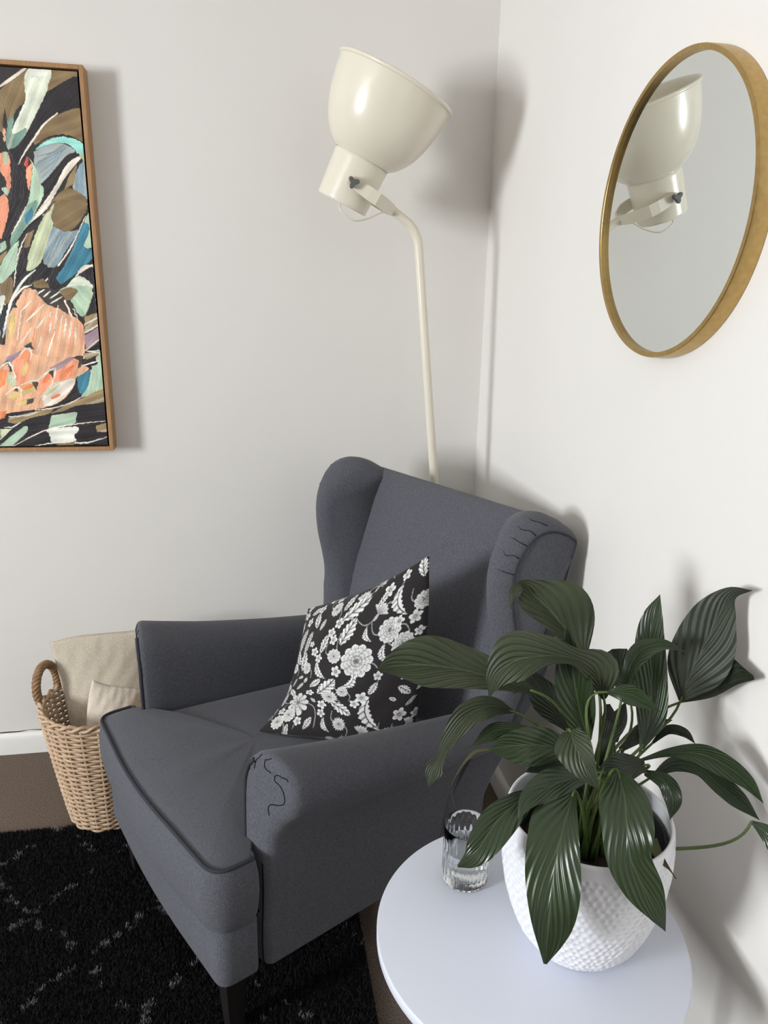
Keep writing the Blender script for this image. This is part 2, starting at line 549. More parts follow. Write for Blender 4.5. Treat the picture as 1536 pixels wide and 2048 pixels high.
# backrest
BK = [(.56, .165), (.58, .165), (.605, .252), (.65, .355), (.685, .43), (.725, .60), (.752, .78), (.772, .90), (.786, .962), (.785, .985), (.774, .999), (.756, 1.002), (.742, .992), (.731, .965), (.722, .92), (.708, .87), (.684, .785), (.660, .70), (.640, .62), (.622, .52), (.604, .44), (.585, .36), (.56, .25)]
mb = MB()
rings = []
for u in np.linspace(-.335, .335, 23):
    b = 1 - (u / .335) ** 2
    ring = []
    for i_, (v, z) in enumerate(BK):
        front = i_ >= 13
        k = 1 - max(0, z - .3) * .02
        ring.append((u * (.88 + .12 * min(1, z / .9)), v - (.022 * b if front and z < .965 else 0), z - .0 * b))
    rings.append(ring)
mb.loft(rings)
mb.build('backrest', M_FABRIC, chair, sharp=60)
# wings: rounded plates, outline in (v, z)
WG = [(.47, .165), (.578, .165), (.607, .252), (.655, .355), (.690, .43), (.728, .60), (.755, .78), (.773, .90), (.787, .96), (.785, .985), (.768, 1.004), (.736, 1.022), (.694, 1.034), (.651, 1.030), (.617, 1.010), (.592, .980), (.573, .94), (.566, .89), (.572, .82), (.586, .76), (.596, .71), (.598, .67), (.592, .63), (.580, .585), (.560, .53), (.52, .45), (.48, .36)]
WGD = [tuple(q) for q in cr(WG + [WG[0]], 3)[:-1]]
def wshift(z): return .018 if z > .64 else .018 - .062 * min(1, (.64 - z) / .18)
for sgn in (1, -1):
    mb = MB()
    rings = []
    for u, ins in ((.0, .034), (.004, .022), (.010, .012), (.020, .004), (.031, 0), (.042, .003), (.053, .011), (.060, .022), (.062, .030)):
        P = offset2d(WGD, ins)
        rings.append([(sgn * (.302 + u * 1.12 + .20 * max(0, v - .58) * (u / .062) - .38 * max(0, v - .60) * (1 - u / .062) + wshift(z)), v, z) for v, z in P])
    mb.loft(rings)
    wing = mb.build('wing', M_FABRIC, chair, sharp=70)
    P = offset2d(WGD, .031)
    mb = MB()
    pth = [(sgn * (.302 + .0697 + .20 * max(0, v - .58) + .018), v, z) for v, z in P if z > .62 and v < .765 and not (z < .93 and v > .66)]
    mb.tube(pth, .0024, 6)
    mb.build('piping', M_SEAM, wing)
    # gathered pleats over the rounded front of the wing
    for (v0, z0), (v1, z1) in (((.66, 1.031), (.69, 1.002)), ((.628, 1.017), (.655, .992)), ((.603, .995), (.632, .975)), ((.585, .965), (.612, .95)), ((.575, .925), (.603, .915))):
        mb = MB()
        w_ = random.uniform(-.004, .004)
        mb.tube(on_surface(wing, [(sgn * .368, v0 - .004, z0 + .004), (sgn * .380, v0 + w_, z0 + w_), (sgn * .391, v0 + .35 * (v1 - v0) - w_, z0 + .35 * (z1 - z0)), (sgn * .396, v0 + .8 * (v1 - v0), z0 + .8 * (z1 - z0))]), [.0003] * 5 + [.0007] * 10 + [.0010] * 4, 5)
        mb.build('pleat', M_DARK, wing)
# legs
for u, v, du, dv in ((.285, -.045, 0, 0), (-.285, -.045, 0, 0), (.225, .49, .0, .07), (-.225, .49, 0, .07)):
    mb = MB()
    def sq(cx, cy, z, h): return [(cx - h, cy - h, z), (cx + h, cy - h, z), (cx + h, cy + h, z), (cx - h, cy + h, z)]
    mb.loft([sq(u + du, v + dv, 0, .014), sq(u + du * .9, v + dv * .9, .01, .0155), sq(u, v, .18, .025)])
    mb.build('leg', M_LEG, chair, smooth=False)

# ------------------------------------------------------------------ printed scatter cushion on the seat
MOTIFS = [
 ('P',0.623,0.433,0.104,0),('C',0.214,0.806,0.099,10),('D',0.443,0.706,0.062,0),('L',0.528,0.785,0.084,-25),('F',0.865,0.162,0.094,-80),('F',0.717,0.796,0.124,-70),('K',0.601,0.088,0.062,80),('K',0.731,0.189,0.065,50),('P',0.813,0.296,0.068,20),('P',0.889,0.393,0.062,0),('L',0.552,0.246,0.094,60),('S',0.128,0.268,0.089,70),('S',0.202,0.295,0.084,75),('s',0.783,0.077,0.036,0),('s',0.465,0.184,0.036,0),('s',0.417,0.241,0.034,0),('s',0.450,0.288,0.034,0),('s',0.289,0.363,0.034,0),('s',0.339,0.410,0.034,0),('s',0.151,0.136,0.034,0),('s',0.488,0.495,0.036,0),('s',0.661,0.678,0.045,0),('s',0.617,0.730,0.034,0),('s',0.895,0.805,0.042,0),('L',0.369,0.312,0.070,70),('F',0.354,0.495,0.075,-60),('L',0.417,0.618,0.104,50),('S',0.193,0.625,0.042,50),('L',0.116,0.401,0.070,-60),('L',0.190,0.429,0.075,80),('P',0.091,0.476,0.036,0),('P',0.230,0.483,0.040,0),('D',0.524,0.895,0.045,0),('K',0.668,0.935,0.058,70),('F',0.429,0.921,0.050,-60),('L',0.313,0.933,0.045,60),('P',0.102,0.943,0.045,0),('P',0.397,0.084,0.045,0),('L',0.501,0.064,0.055,60),('L',0.244,0.136,0.060,100),('L',0.309,0.174,0.045,70),('K',0.686,0.024,0.048,60),('L',0.974,0.037,0.060,100),('P',0.986,0.209,0.046,0),('L',0.039,0.175,0.065,70),('P',0.050,0.632,0.042,0),('S',0.073,0.747,0.060,80),('L',0.576,0.116,0.109,30),('F',0.578,0.559,0.075,50),('P',0.531,0.639,0.042,0),('D',0.839,0.930,0.048,0),('D',0.910,0.926,0.040,0),('L',0.910,0.658,0.050,-40),('L',0.324,0.591,0.060,40),('s',0.074,0.077,0.030,0),('L',0.177,0.060,0.050,20),('s',0.864,0.267,0.030,0),('F',0.678,0.288,0.050,-70),('F',0.787,0.415,0.060,-80),('s',0.239,0.055,0.030,0),('L',0.753,0.114,0.045,50),('P',0.467,0.396,0.050,0),('s',0.971,0.359,0.026,0),('L',0.136,0.694,0.055,-60),('s',0.255,0.306,0.022,0),('P',0.169,0.897,0.046,0),('K',0.949,0.871,0.040,60),]
def print_raster(n):
    """white-ink flowers and leaves on black, drawn motif by motif"""
    U, Vv = np.meshgrid(np.linspace(0, 1, n), np.linspace(0, 1, n))
    img = np.zeros((n, n))
    wgt = np.zeros((n, n))
    fine = rng.random((n, n)) * .12
    def put(mask, val):
        img[mask] = val[mask]
        wgt[mask] = 1
    def local(u, v, r, a):
        ca, sa = math.cos(math.radians(a)), math.sin(math.radians(a))
        x, y = (U - u) / r, -(Vv - v) / r
        return x * ca + y * sa, -x * sa + y * ca
    # thin vines first
    for k, u, v, r, a in MOTIFS:
        if k in 'PCDK':
            for s in (1, -1):
                x, y = local(u, v, r * 2.1, a + 90 * s + 35)
                d = np.abs(y - .35 * np.sin(x * 3.2))
                put((d < .018 / (r * 10)) & (x > 0) & (x < 1.0), np.full((n, n), .55))
    fr = random.Random(11)
    extra, placed = [], [(u, v, r) for k, u, v, r, a in MOTIFS]
    for _ in range(900):
        u, v, r = fr.random(), fr.random(), fr.choice((.028, .035, .05, .06))
        if all(math.hypot(u - pu_, v - pv_) > r + .86 * pr_ for pu_, pv_, pr_ in placed):
            placed.append((u, v, r)); extra.append((fr.choice('sLLSFD') if r > .03 else fr.choice('sL'), u, v, r, fr.uniform(0, 360)))
    for k, u, v, r, a in list(MOTIFS) + extra:
        x, y = local(u, v, r, a)
        R = np.hypot(x, y); T = np.arctan2(y, x)
        if k == 'P':      # layered peony
            for i, (rr, m, ph) in enumerate(((1, 11, 0), (.74, 9, .4), (.5, 7, .9), (.28, 5, .2))):
                e = rr * (.86 + .14 * np.abs(np.cos(T * m / 2 + ph)))
                put(R < e, np.clip(.35 + .75 * (R / e) ** 2 - .35 * (np.abs(np.cos(T * m / 2 + ph)) < .22) - .22 * (np.cos(T * m * 4) > .55) * (R / e > .4), .12, 1))
        elif k == 'C':    # chrysanthemum, long petals
            R2 = np.hypot(x * 1.25, y)
            for i, (rr, m, ph) in enumerate(((1, 9, 0), (.8, 9, .35), (.58, 8, .1), (.34, 7, .5))):
                c_ = np.abs(np.cos(T * m / 2 + ph))
                e = rr * (.62 + .38 * c_ ** .6)
                put(R2 < e, np.clip(.3 + .8 * c_ * (R2 / e) ** 1.2 - .3 * (c_ > .985), .1, 1))
        elif k == 'D':    # round bloom with fringed rings
            for rr in (1, .78, .55, .32):
                e = rr * (.88 + .12 * np.cos(T * 16))
                put(R < e, np.clip(.25 + .85 * (R / e) ** 3 + .15 * np.cos(T * 22), .1, 1))
        elif k == 'K':    # fan-shaped carnation with calyx
            fan = (np.abs(T) < 1.15) & (R < .95 + .07 * np.cos(T * 18))
            put(fan, np.clip(.45 + .5 * R - .3 * (np.abs(np.cos(T * 7)) < .25), .15, 1))
            put((np.hypot((x + .25) / .35, y / .16) < 1), np.full((n, n), .7))
        elif k == 's':    # small five-petal flower
            e = .55 + .45 * np.abs(np.cos(T * 2.5))
            put(R < e, np.clip(.55 + .5 * R / e - .3 * (np.abs(np.cos(T * 2.5)) < .2), .2, 1))
            put(R < .22, np.full((n, n), .08))
            put(R < .13, np.full((n, n), .8))
        elif k == 'L':    # serrated leaf with veins
            w_ = .40 * (1 - x * x) * (1 + .12 * np.sign(np.sin(x * 19 + np.abs(y) * 6)))
            inside = (np.abs(x) < 1) & (np.abs(y) < w_)
            put(inside, np.clip(.85 - .45 * (np.sin(x * 16 - np.abs(y) * 18) > .55) + .2 * (np.abs(y) / np.maximum(w_, .01)), .2, 1))
            put(inside & (np.abs(y) < .035), np.full((n, n), .12))
        elif k == 'F':    # curled feather leaf
            yc = y - .55 * (x * x) + .25
            w_ = .30 * (1 - x * x) * (1 + .15 * np.sin(x * 24))
            inside = (np.abs(x) < 1) & (np.abs(yc) < w_)
            put(inside, np.clip(.95 - .5 * (np.sin(x * 20 + yc * 10) > .6) * (yc < .05), .2, 1))
            put(inside & (np.abs(yc - .05) < .03), np.full((n, n), .15))
        elif k == 'S':    # seed pod with net pattern
            w_ = .32 * np.sqrt(np.clip(1 - x * x, 0, 1))
            inside = (np.abs(x) < 1) & (np.abs(y) < w_)
            put(inside, np.where((np.sin(x * 22 + y * 18) > .6) | (np.sin(x * 22 - y * 18) > .6), .35, .9))
    col = np.array([.020, .017, .0175])[None, None] * (1 - wgt[..., None]) + wgt[..., None] * (np.clip(img, 0, 1)[..., None] ** 1.7 * np.array([.74, .74, .72]) + .012)
    return col * (1 + fine[..., None] - .06)

def coons(e0, e1, e2, e3, n):
    """e0 top (left>right), e1 bottom, e2 left (top>bottom), e3 right; each n x 3"""
    s = np.linspace(0, 1, n)
    S, T = np.meshgrid(s, s)
    L1 = e0[None] * (1 - T[..., None]) + e1[None] * T[..., None]
    L2 = e2[:, None] * (1 - S[..., None]) + e3[:, None] * S[..., None]
    B = (e0[0] * ((1 - S) * (1 - T))[..., None] + e0[-1] * (S * (1 - T))[..., None] + e1[0] * ((1 - S) * T)[..., None] + e1[-1] * (S * T)[..., None])
    return L1 + L2 - B
def resample(pts, n):
    P = np.array(cr(pts, 24))
    d = np.r_[0, np.cumsum(np.linalg.norm(np.diff(P, axis=0), axis=1))]
    t = np.linspace(0, d[-1], n)
    return np.stack([np.interp(t, d, P[:, k]) for k in range(3)], 1)
def pillow(name, corners, thick, n, material, parent=None, colours=None, back_flat=.7, wrinkle=.0, seed=0):
    """corners: four edge curves; bulging front and back skins meeting in the edge seam"""
    G = coons(*[resample(e, n) for e in corners], n)
    du = np.gradient(G, axis=1); dv = np.gradient(G, axis=0)
    N = np.cross(du, dv); N /= np.maximum(np.linalg.norm(N, axis=2, keepdims=True), 1e-9)
    s = np.linspace(0, 1, n)
    S, T = np.meshgrid(s, s)
    prof = (np.clip(4 * S * (1 - S), 0, 1) ** .55) * (np.clip(4 * T * (1 - T), 0, 1) ** .55)
    edge = 1 - np.clip(4 * S * (1 - S), 0, 1) * np.clip(4 * T * (1 - T), 0, 1)
    wr = wrinkle * (np.sin(S * 17 + 6 * T + seed) * .5 + np.sin(T * 13 - 5 * S + seed * 2) * .5 + .6 * np.sin((S + T) * 29 + seed)) * prof
    wr += wrinkle * .9 * np.sin(S * 46 + seed) * np.exp(-T * 9) * prof + wrinkle * .9 * np.sin(T * 40 + seed) * np.exp(-S * 8) * prof
    A = G + N * (thick * prof + wr)[..., None]
    B = G - N * (thick * back_flat * prof)[..., None]
    idx = np.arange(n * n).reshape(n, n)
    bidx = idx + n * n
    bidx[0, :] = idx[0, :]; bidx[-1, :] = idx[-1, :]; bidx[:, 0] = idx[:, 0]; bidx[:, -1] = idx[:, -1]
    def quads(I, flip):
        q = np.stack([I[:-1, :-1].ravel(), I[:-1, 1:].ravel(), I[1:, 1:].ravel(), I[1:, :-1].ravel()], 1)
        return q[:, ::-1] if flip else q
    verts = np.concatenate([A.reshape(-1, 3), B.reshape(-1, 3)])
    cols = None if colours is None else np.concatenate([colours.reshape(-1, 3), colours[:, ::-1].reshape(-1, 3)])
    # the seam keeps the front colours
    return np_mesh(name, verts, np.concatenate([quads(idx, False), quads(bidx, True)]), material, parent, colours=cols)
def loc2w(u, v, z):
    b = Vector((math.cos(TH), math.sin(TH), 0)); nn = Vector((math.sin(TH), -math.cos(TH), 0))
    return tuple(Vector((-.912, -.84, .010)) + nn * u + b * v + Vector((0, 0, z)))
PN = 300
TLc, TRc, BLc, BRc = (-.150, .420, .680), (.238, .505, .928), (.0, .188, .470), (.252, .455, .470)
e_top = [TLc, (-.03, .435, .742), (.11, .46, .826), TRc]
e_bot = [BLc, (.07, .25, .470), (.16, .35, .466), BRc]
e_lef = [TLc, (-.118, .388, .612), (-.080, .345, .545), (-.045, .285, .488), BLc]
e_rig = [TRc, (.252, .497, .79), (.256, .485, .62), BRc]
curves = [[loc2w(*q) for q in e] for e in (e_top, e_bot, e_lef, e_rig)]
flip = [curves[0], curves[1], curves[2], curves[3]]
pil = pillow('scatter_cushion', flip, -.075, PN, M_PRINT, colours=print_raster(PN), back_flat=.55, wrinkle=.0022, seed=1)
tag(pil, 'black cushion printed with white flowers, propped in the armchair', 'cushion')
# ------------------------------------------------------------------ floor lamp behind the armchair
lamp = empty('floor_lamp', (-.16, -.25, 0))
tag(lamp, 'cream metal floor lamp with upturned bell shade behind the armchair', 'lamp')
linv = Matrix.Translation(-Vector(lamp.location))
def lpart(mb, name, m, parent=None, **k):
    o = mb.build(name, m, parent or lamp, **k)
    o.matrix_parent_inverse = linv
    return o
AX = Vector((.4188, -.1449, .8964)).normalized()
C0 = Vector((-.4873, -.2438, 1.7347))
E1 = AX.cross(Vector((0, 0, 1))).normalized(); E2 = AX.cross(E1)
def axial(mb, prof, n=64, cap0=True, cap1=True):
    mb.loft([[C0 + AX * t + (E1 * math.cos(2 * math.pi * k / n) + E2 * math.sin(2 * math.pi * k / n)) * r for k in range(n)] for t, r in prof], True, cap0, cap1)
mb = MB()
outer = [(.122, .0755), (.126, .0815), (.136, .094), (.152, .1085), (.175, .1235), (.205, .1365), (.24, .146), (.28, .1525), (.312, .1555)]
outer = [tuple(q) for q in cr(outer, 4)]
inner = [(t, r - .0025) for t, r in outer[::-1]]
axial(mb, outer + [(.3130, .1590), (.3160, .1612), (.3195, .1612), (.3222, .159), (.3222, .156), (.319, .1535)] + inner[1:] , 72, False, True)
shade = lpart(mb, 'lamp_shade', M_CREAM, sharp=60)
mb = MB()
axial(mb, [(0.0, .060), (.0, .067), (.003, .0695), (.008, .0697), (.112, .0745), (.118, .0748), (.120, .0735), (.123, .0735), (.124, .0760), (.126, .0760)], 64, True, False)
lpart(mb, 'lamp_socket_cover', M_CREAM, sharp=50)
mb = MB()
bulb = [(.10, .012), (.125, .014), (.15, .022), (.175, .029), (.20, .031), (.222, .026), (.236, .014), (.240, .002)]
axial(mb, bulb, 24)
lpart(mb, 'light_bulb', mat('opal_bulb', rgb(240, 238, 230), 0.2, 0.5))
# yoke: two flat arms from the side screws to the head of the pole
PIV = C0 + AX * .059
PD = Vector((-.0067, -.0885, -.011)); PD = (PD - AX * PD.dot(AX)).normalized()
EN = Vector((-.347, -.256, 1.719))
ED = (EN - PIV).normalized()
WD = ED.cross(PD).normalized()
def strip(path, hw, ht, side):
    rings = []
    for i, q in enumerate(path):
        q = Vector(q)
        t = Vector(path[min(i + 1, len(path) - 1)]) - Vector(path[max(i - 1, 0)])
        t.normalize()
        nrm = t.cross(WD).normalized()
        w = hw[i] if isinstance(hw, (list, tuple)) else hw
        rings.append([q + WD * w + nrm * ht, q - WD * w + nrm * ht, q - WD * w - nrm * ht, q + WD * w - nrm * ht])
    m = MB(); m.loft(rings)
    return m
L = (EN - PIV).length
yoke_arms = []
for s in (1, -1):
    pth = [PIV + PD * s * .079 - ED * .012, PIV + PD * s * .079, PIV + PD * s * .079 + ED * .05, PIV + PD * s * .074 + ED * .075, PIV + PD * s * .055 + ED * (L * .72), PIV + PD * s * .030 + ED * (L * .90), PIV + PD * s * .006 + ED * L, PIV + PD * s * .004 + ED * (L + .012)]
    m = strip(pth, [.009, .014, .0165, .0165, .0165, .015, .012, .011], .0022, s)
    lpart(m, 'yoke_arm', M_CREAM, smooth=False)
    # three-lobed tightening knob
    m = MB()
    kc = PIV + PD * s * .081
    a1 = AX; a2 = PD.cross(AX)
    def lob(h, sc): return [kc + PD * s * h + (a1 * math.cos(t) + a2 * math.sin(t)) * (.0112 + .0042 * math.cos(3 * (t + 1.0))) * sc for t in np.linspace(0, 2 * math.pi, 36, endpoint=False)]
    m.loft([lob(0, .55), lob(.006, .55), lob(.007, .95), lob(.010, 1.05), lob(.017, 1.05), lob(.019, .9)])
    lpart(m, 'knob', M_GREYP, sharp=40)
# cable looping from the rear of the socket cover to the pole
mb = MB()
cb = C0 + AX * .001
mb.tube(cr([cb - E1 * 0 + Vector((-.01, -.035, .0)), cb + Vector((-.008, -.045, -.022)), cb + Vector((.025, -.045, -.045)), cb + Vector((.065, -.03, -.038)), EN + Vector((-.035, -.012, -.004)), EN + Vector((-.004, 0, .0))], 8), .0022, 8)
lpart(mb, 'cable', M_CREAM)
# pole: short inclined head, bend, long slightly leaning shaft
B1 = Vector((-.300, -.249, 1.688))
PT = Vector((-.2745, -.246, 1.640)); PB = Vector((-.103, -.250, .012))
pp = [EN - (B1 - EN).normalized() * .004, EN.lerp(B1, .5), B1.lerp(EN, .12)]
for k in range(1, 8):
    t = k / 8
    pp.append(Vector(B1.lerp(EN, .12)) * (1 - t) ** 2 + Vector((-.2825, -.247, 1.674)) * 2 * t * (1 - t) + PT * t * t)
pp += [PT.lerp(PB, t) for t in np.linspace(0, 1, 14)]
mb = MB(); mb.tube(pp, .0125, 16)
lpart(mb, 'pole', M_CREAM, sharp=60)
mb = MB()
q0, q1 = PT.lerp(PB, .40), PT.lerp(PB, .412)
mb.tube([q0, q1], .0131, 16)
lpart(mb, 'pole_joint', M_CREAM, sharp=50)
mb = MB(); mb.lathe([(.12, 0), (.138, 0), (.140, .004), (.138, .016), (.132, .021), (.02, .026)], 56, (-.16, -.25, 0))
lpart(mb, 'base', M_CREAM, sharp=40)

# ------------------------------------------------------------------ round brass mirror on the right wall
MY, MZ, MR = -1.101, 1.651, .2475
mir = empty('round_mirror', (0, MY, MZ))
tag(mir, 'round mirror in a deep brass frame on the right wall', 'mirror')
minv = Matrix.Translation(-Vector(mir.location))
def ringx(mb, prof, n=112):
    mb.loft([[(x, MY + r * math.cos(2 * math.pi * k / n), MZ + r * math.sin(2 * math.pi * k / n)) for k in range(n)] for x, r in prof], True, False, False)
mb = MB(); ringx(mb, [(-.001, MR - .008), (-.001, MR), (-.0295, MR), (-.031, MR - .001), (-.031, MR - .0085), (-.0305, MR - .009), (-.024, MR - .009), (-.018, MR - .009), (-.001, MR - .008)])
o = mb.build('frame', M_GOLD, mir, sharp=35); o.matrix_parent_inverse = minv
mb = MB()
mb.loft([[(-x, MY + (MR - .0085) * math.cos(2 * math.pi * k / 96), MZ + (MR - .0085) * math.sin(2 * math.pi * k / 96)) for k in range(96)] for x in (.010, .0225)])
o = mb.build('mirror_glass', M_MIRROR, mir, smooth=False); o.matrix_parent_inverse = minv

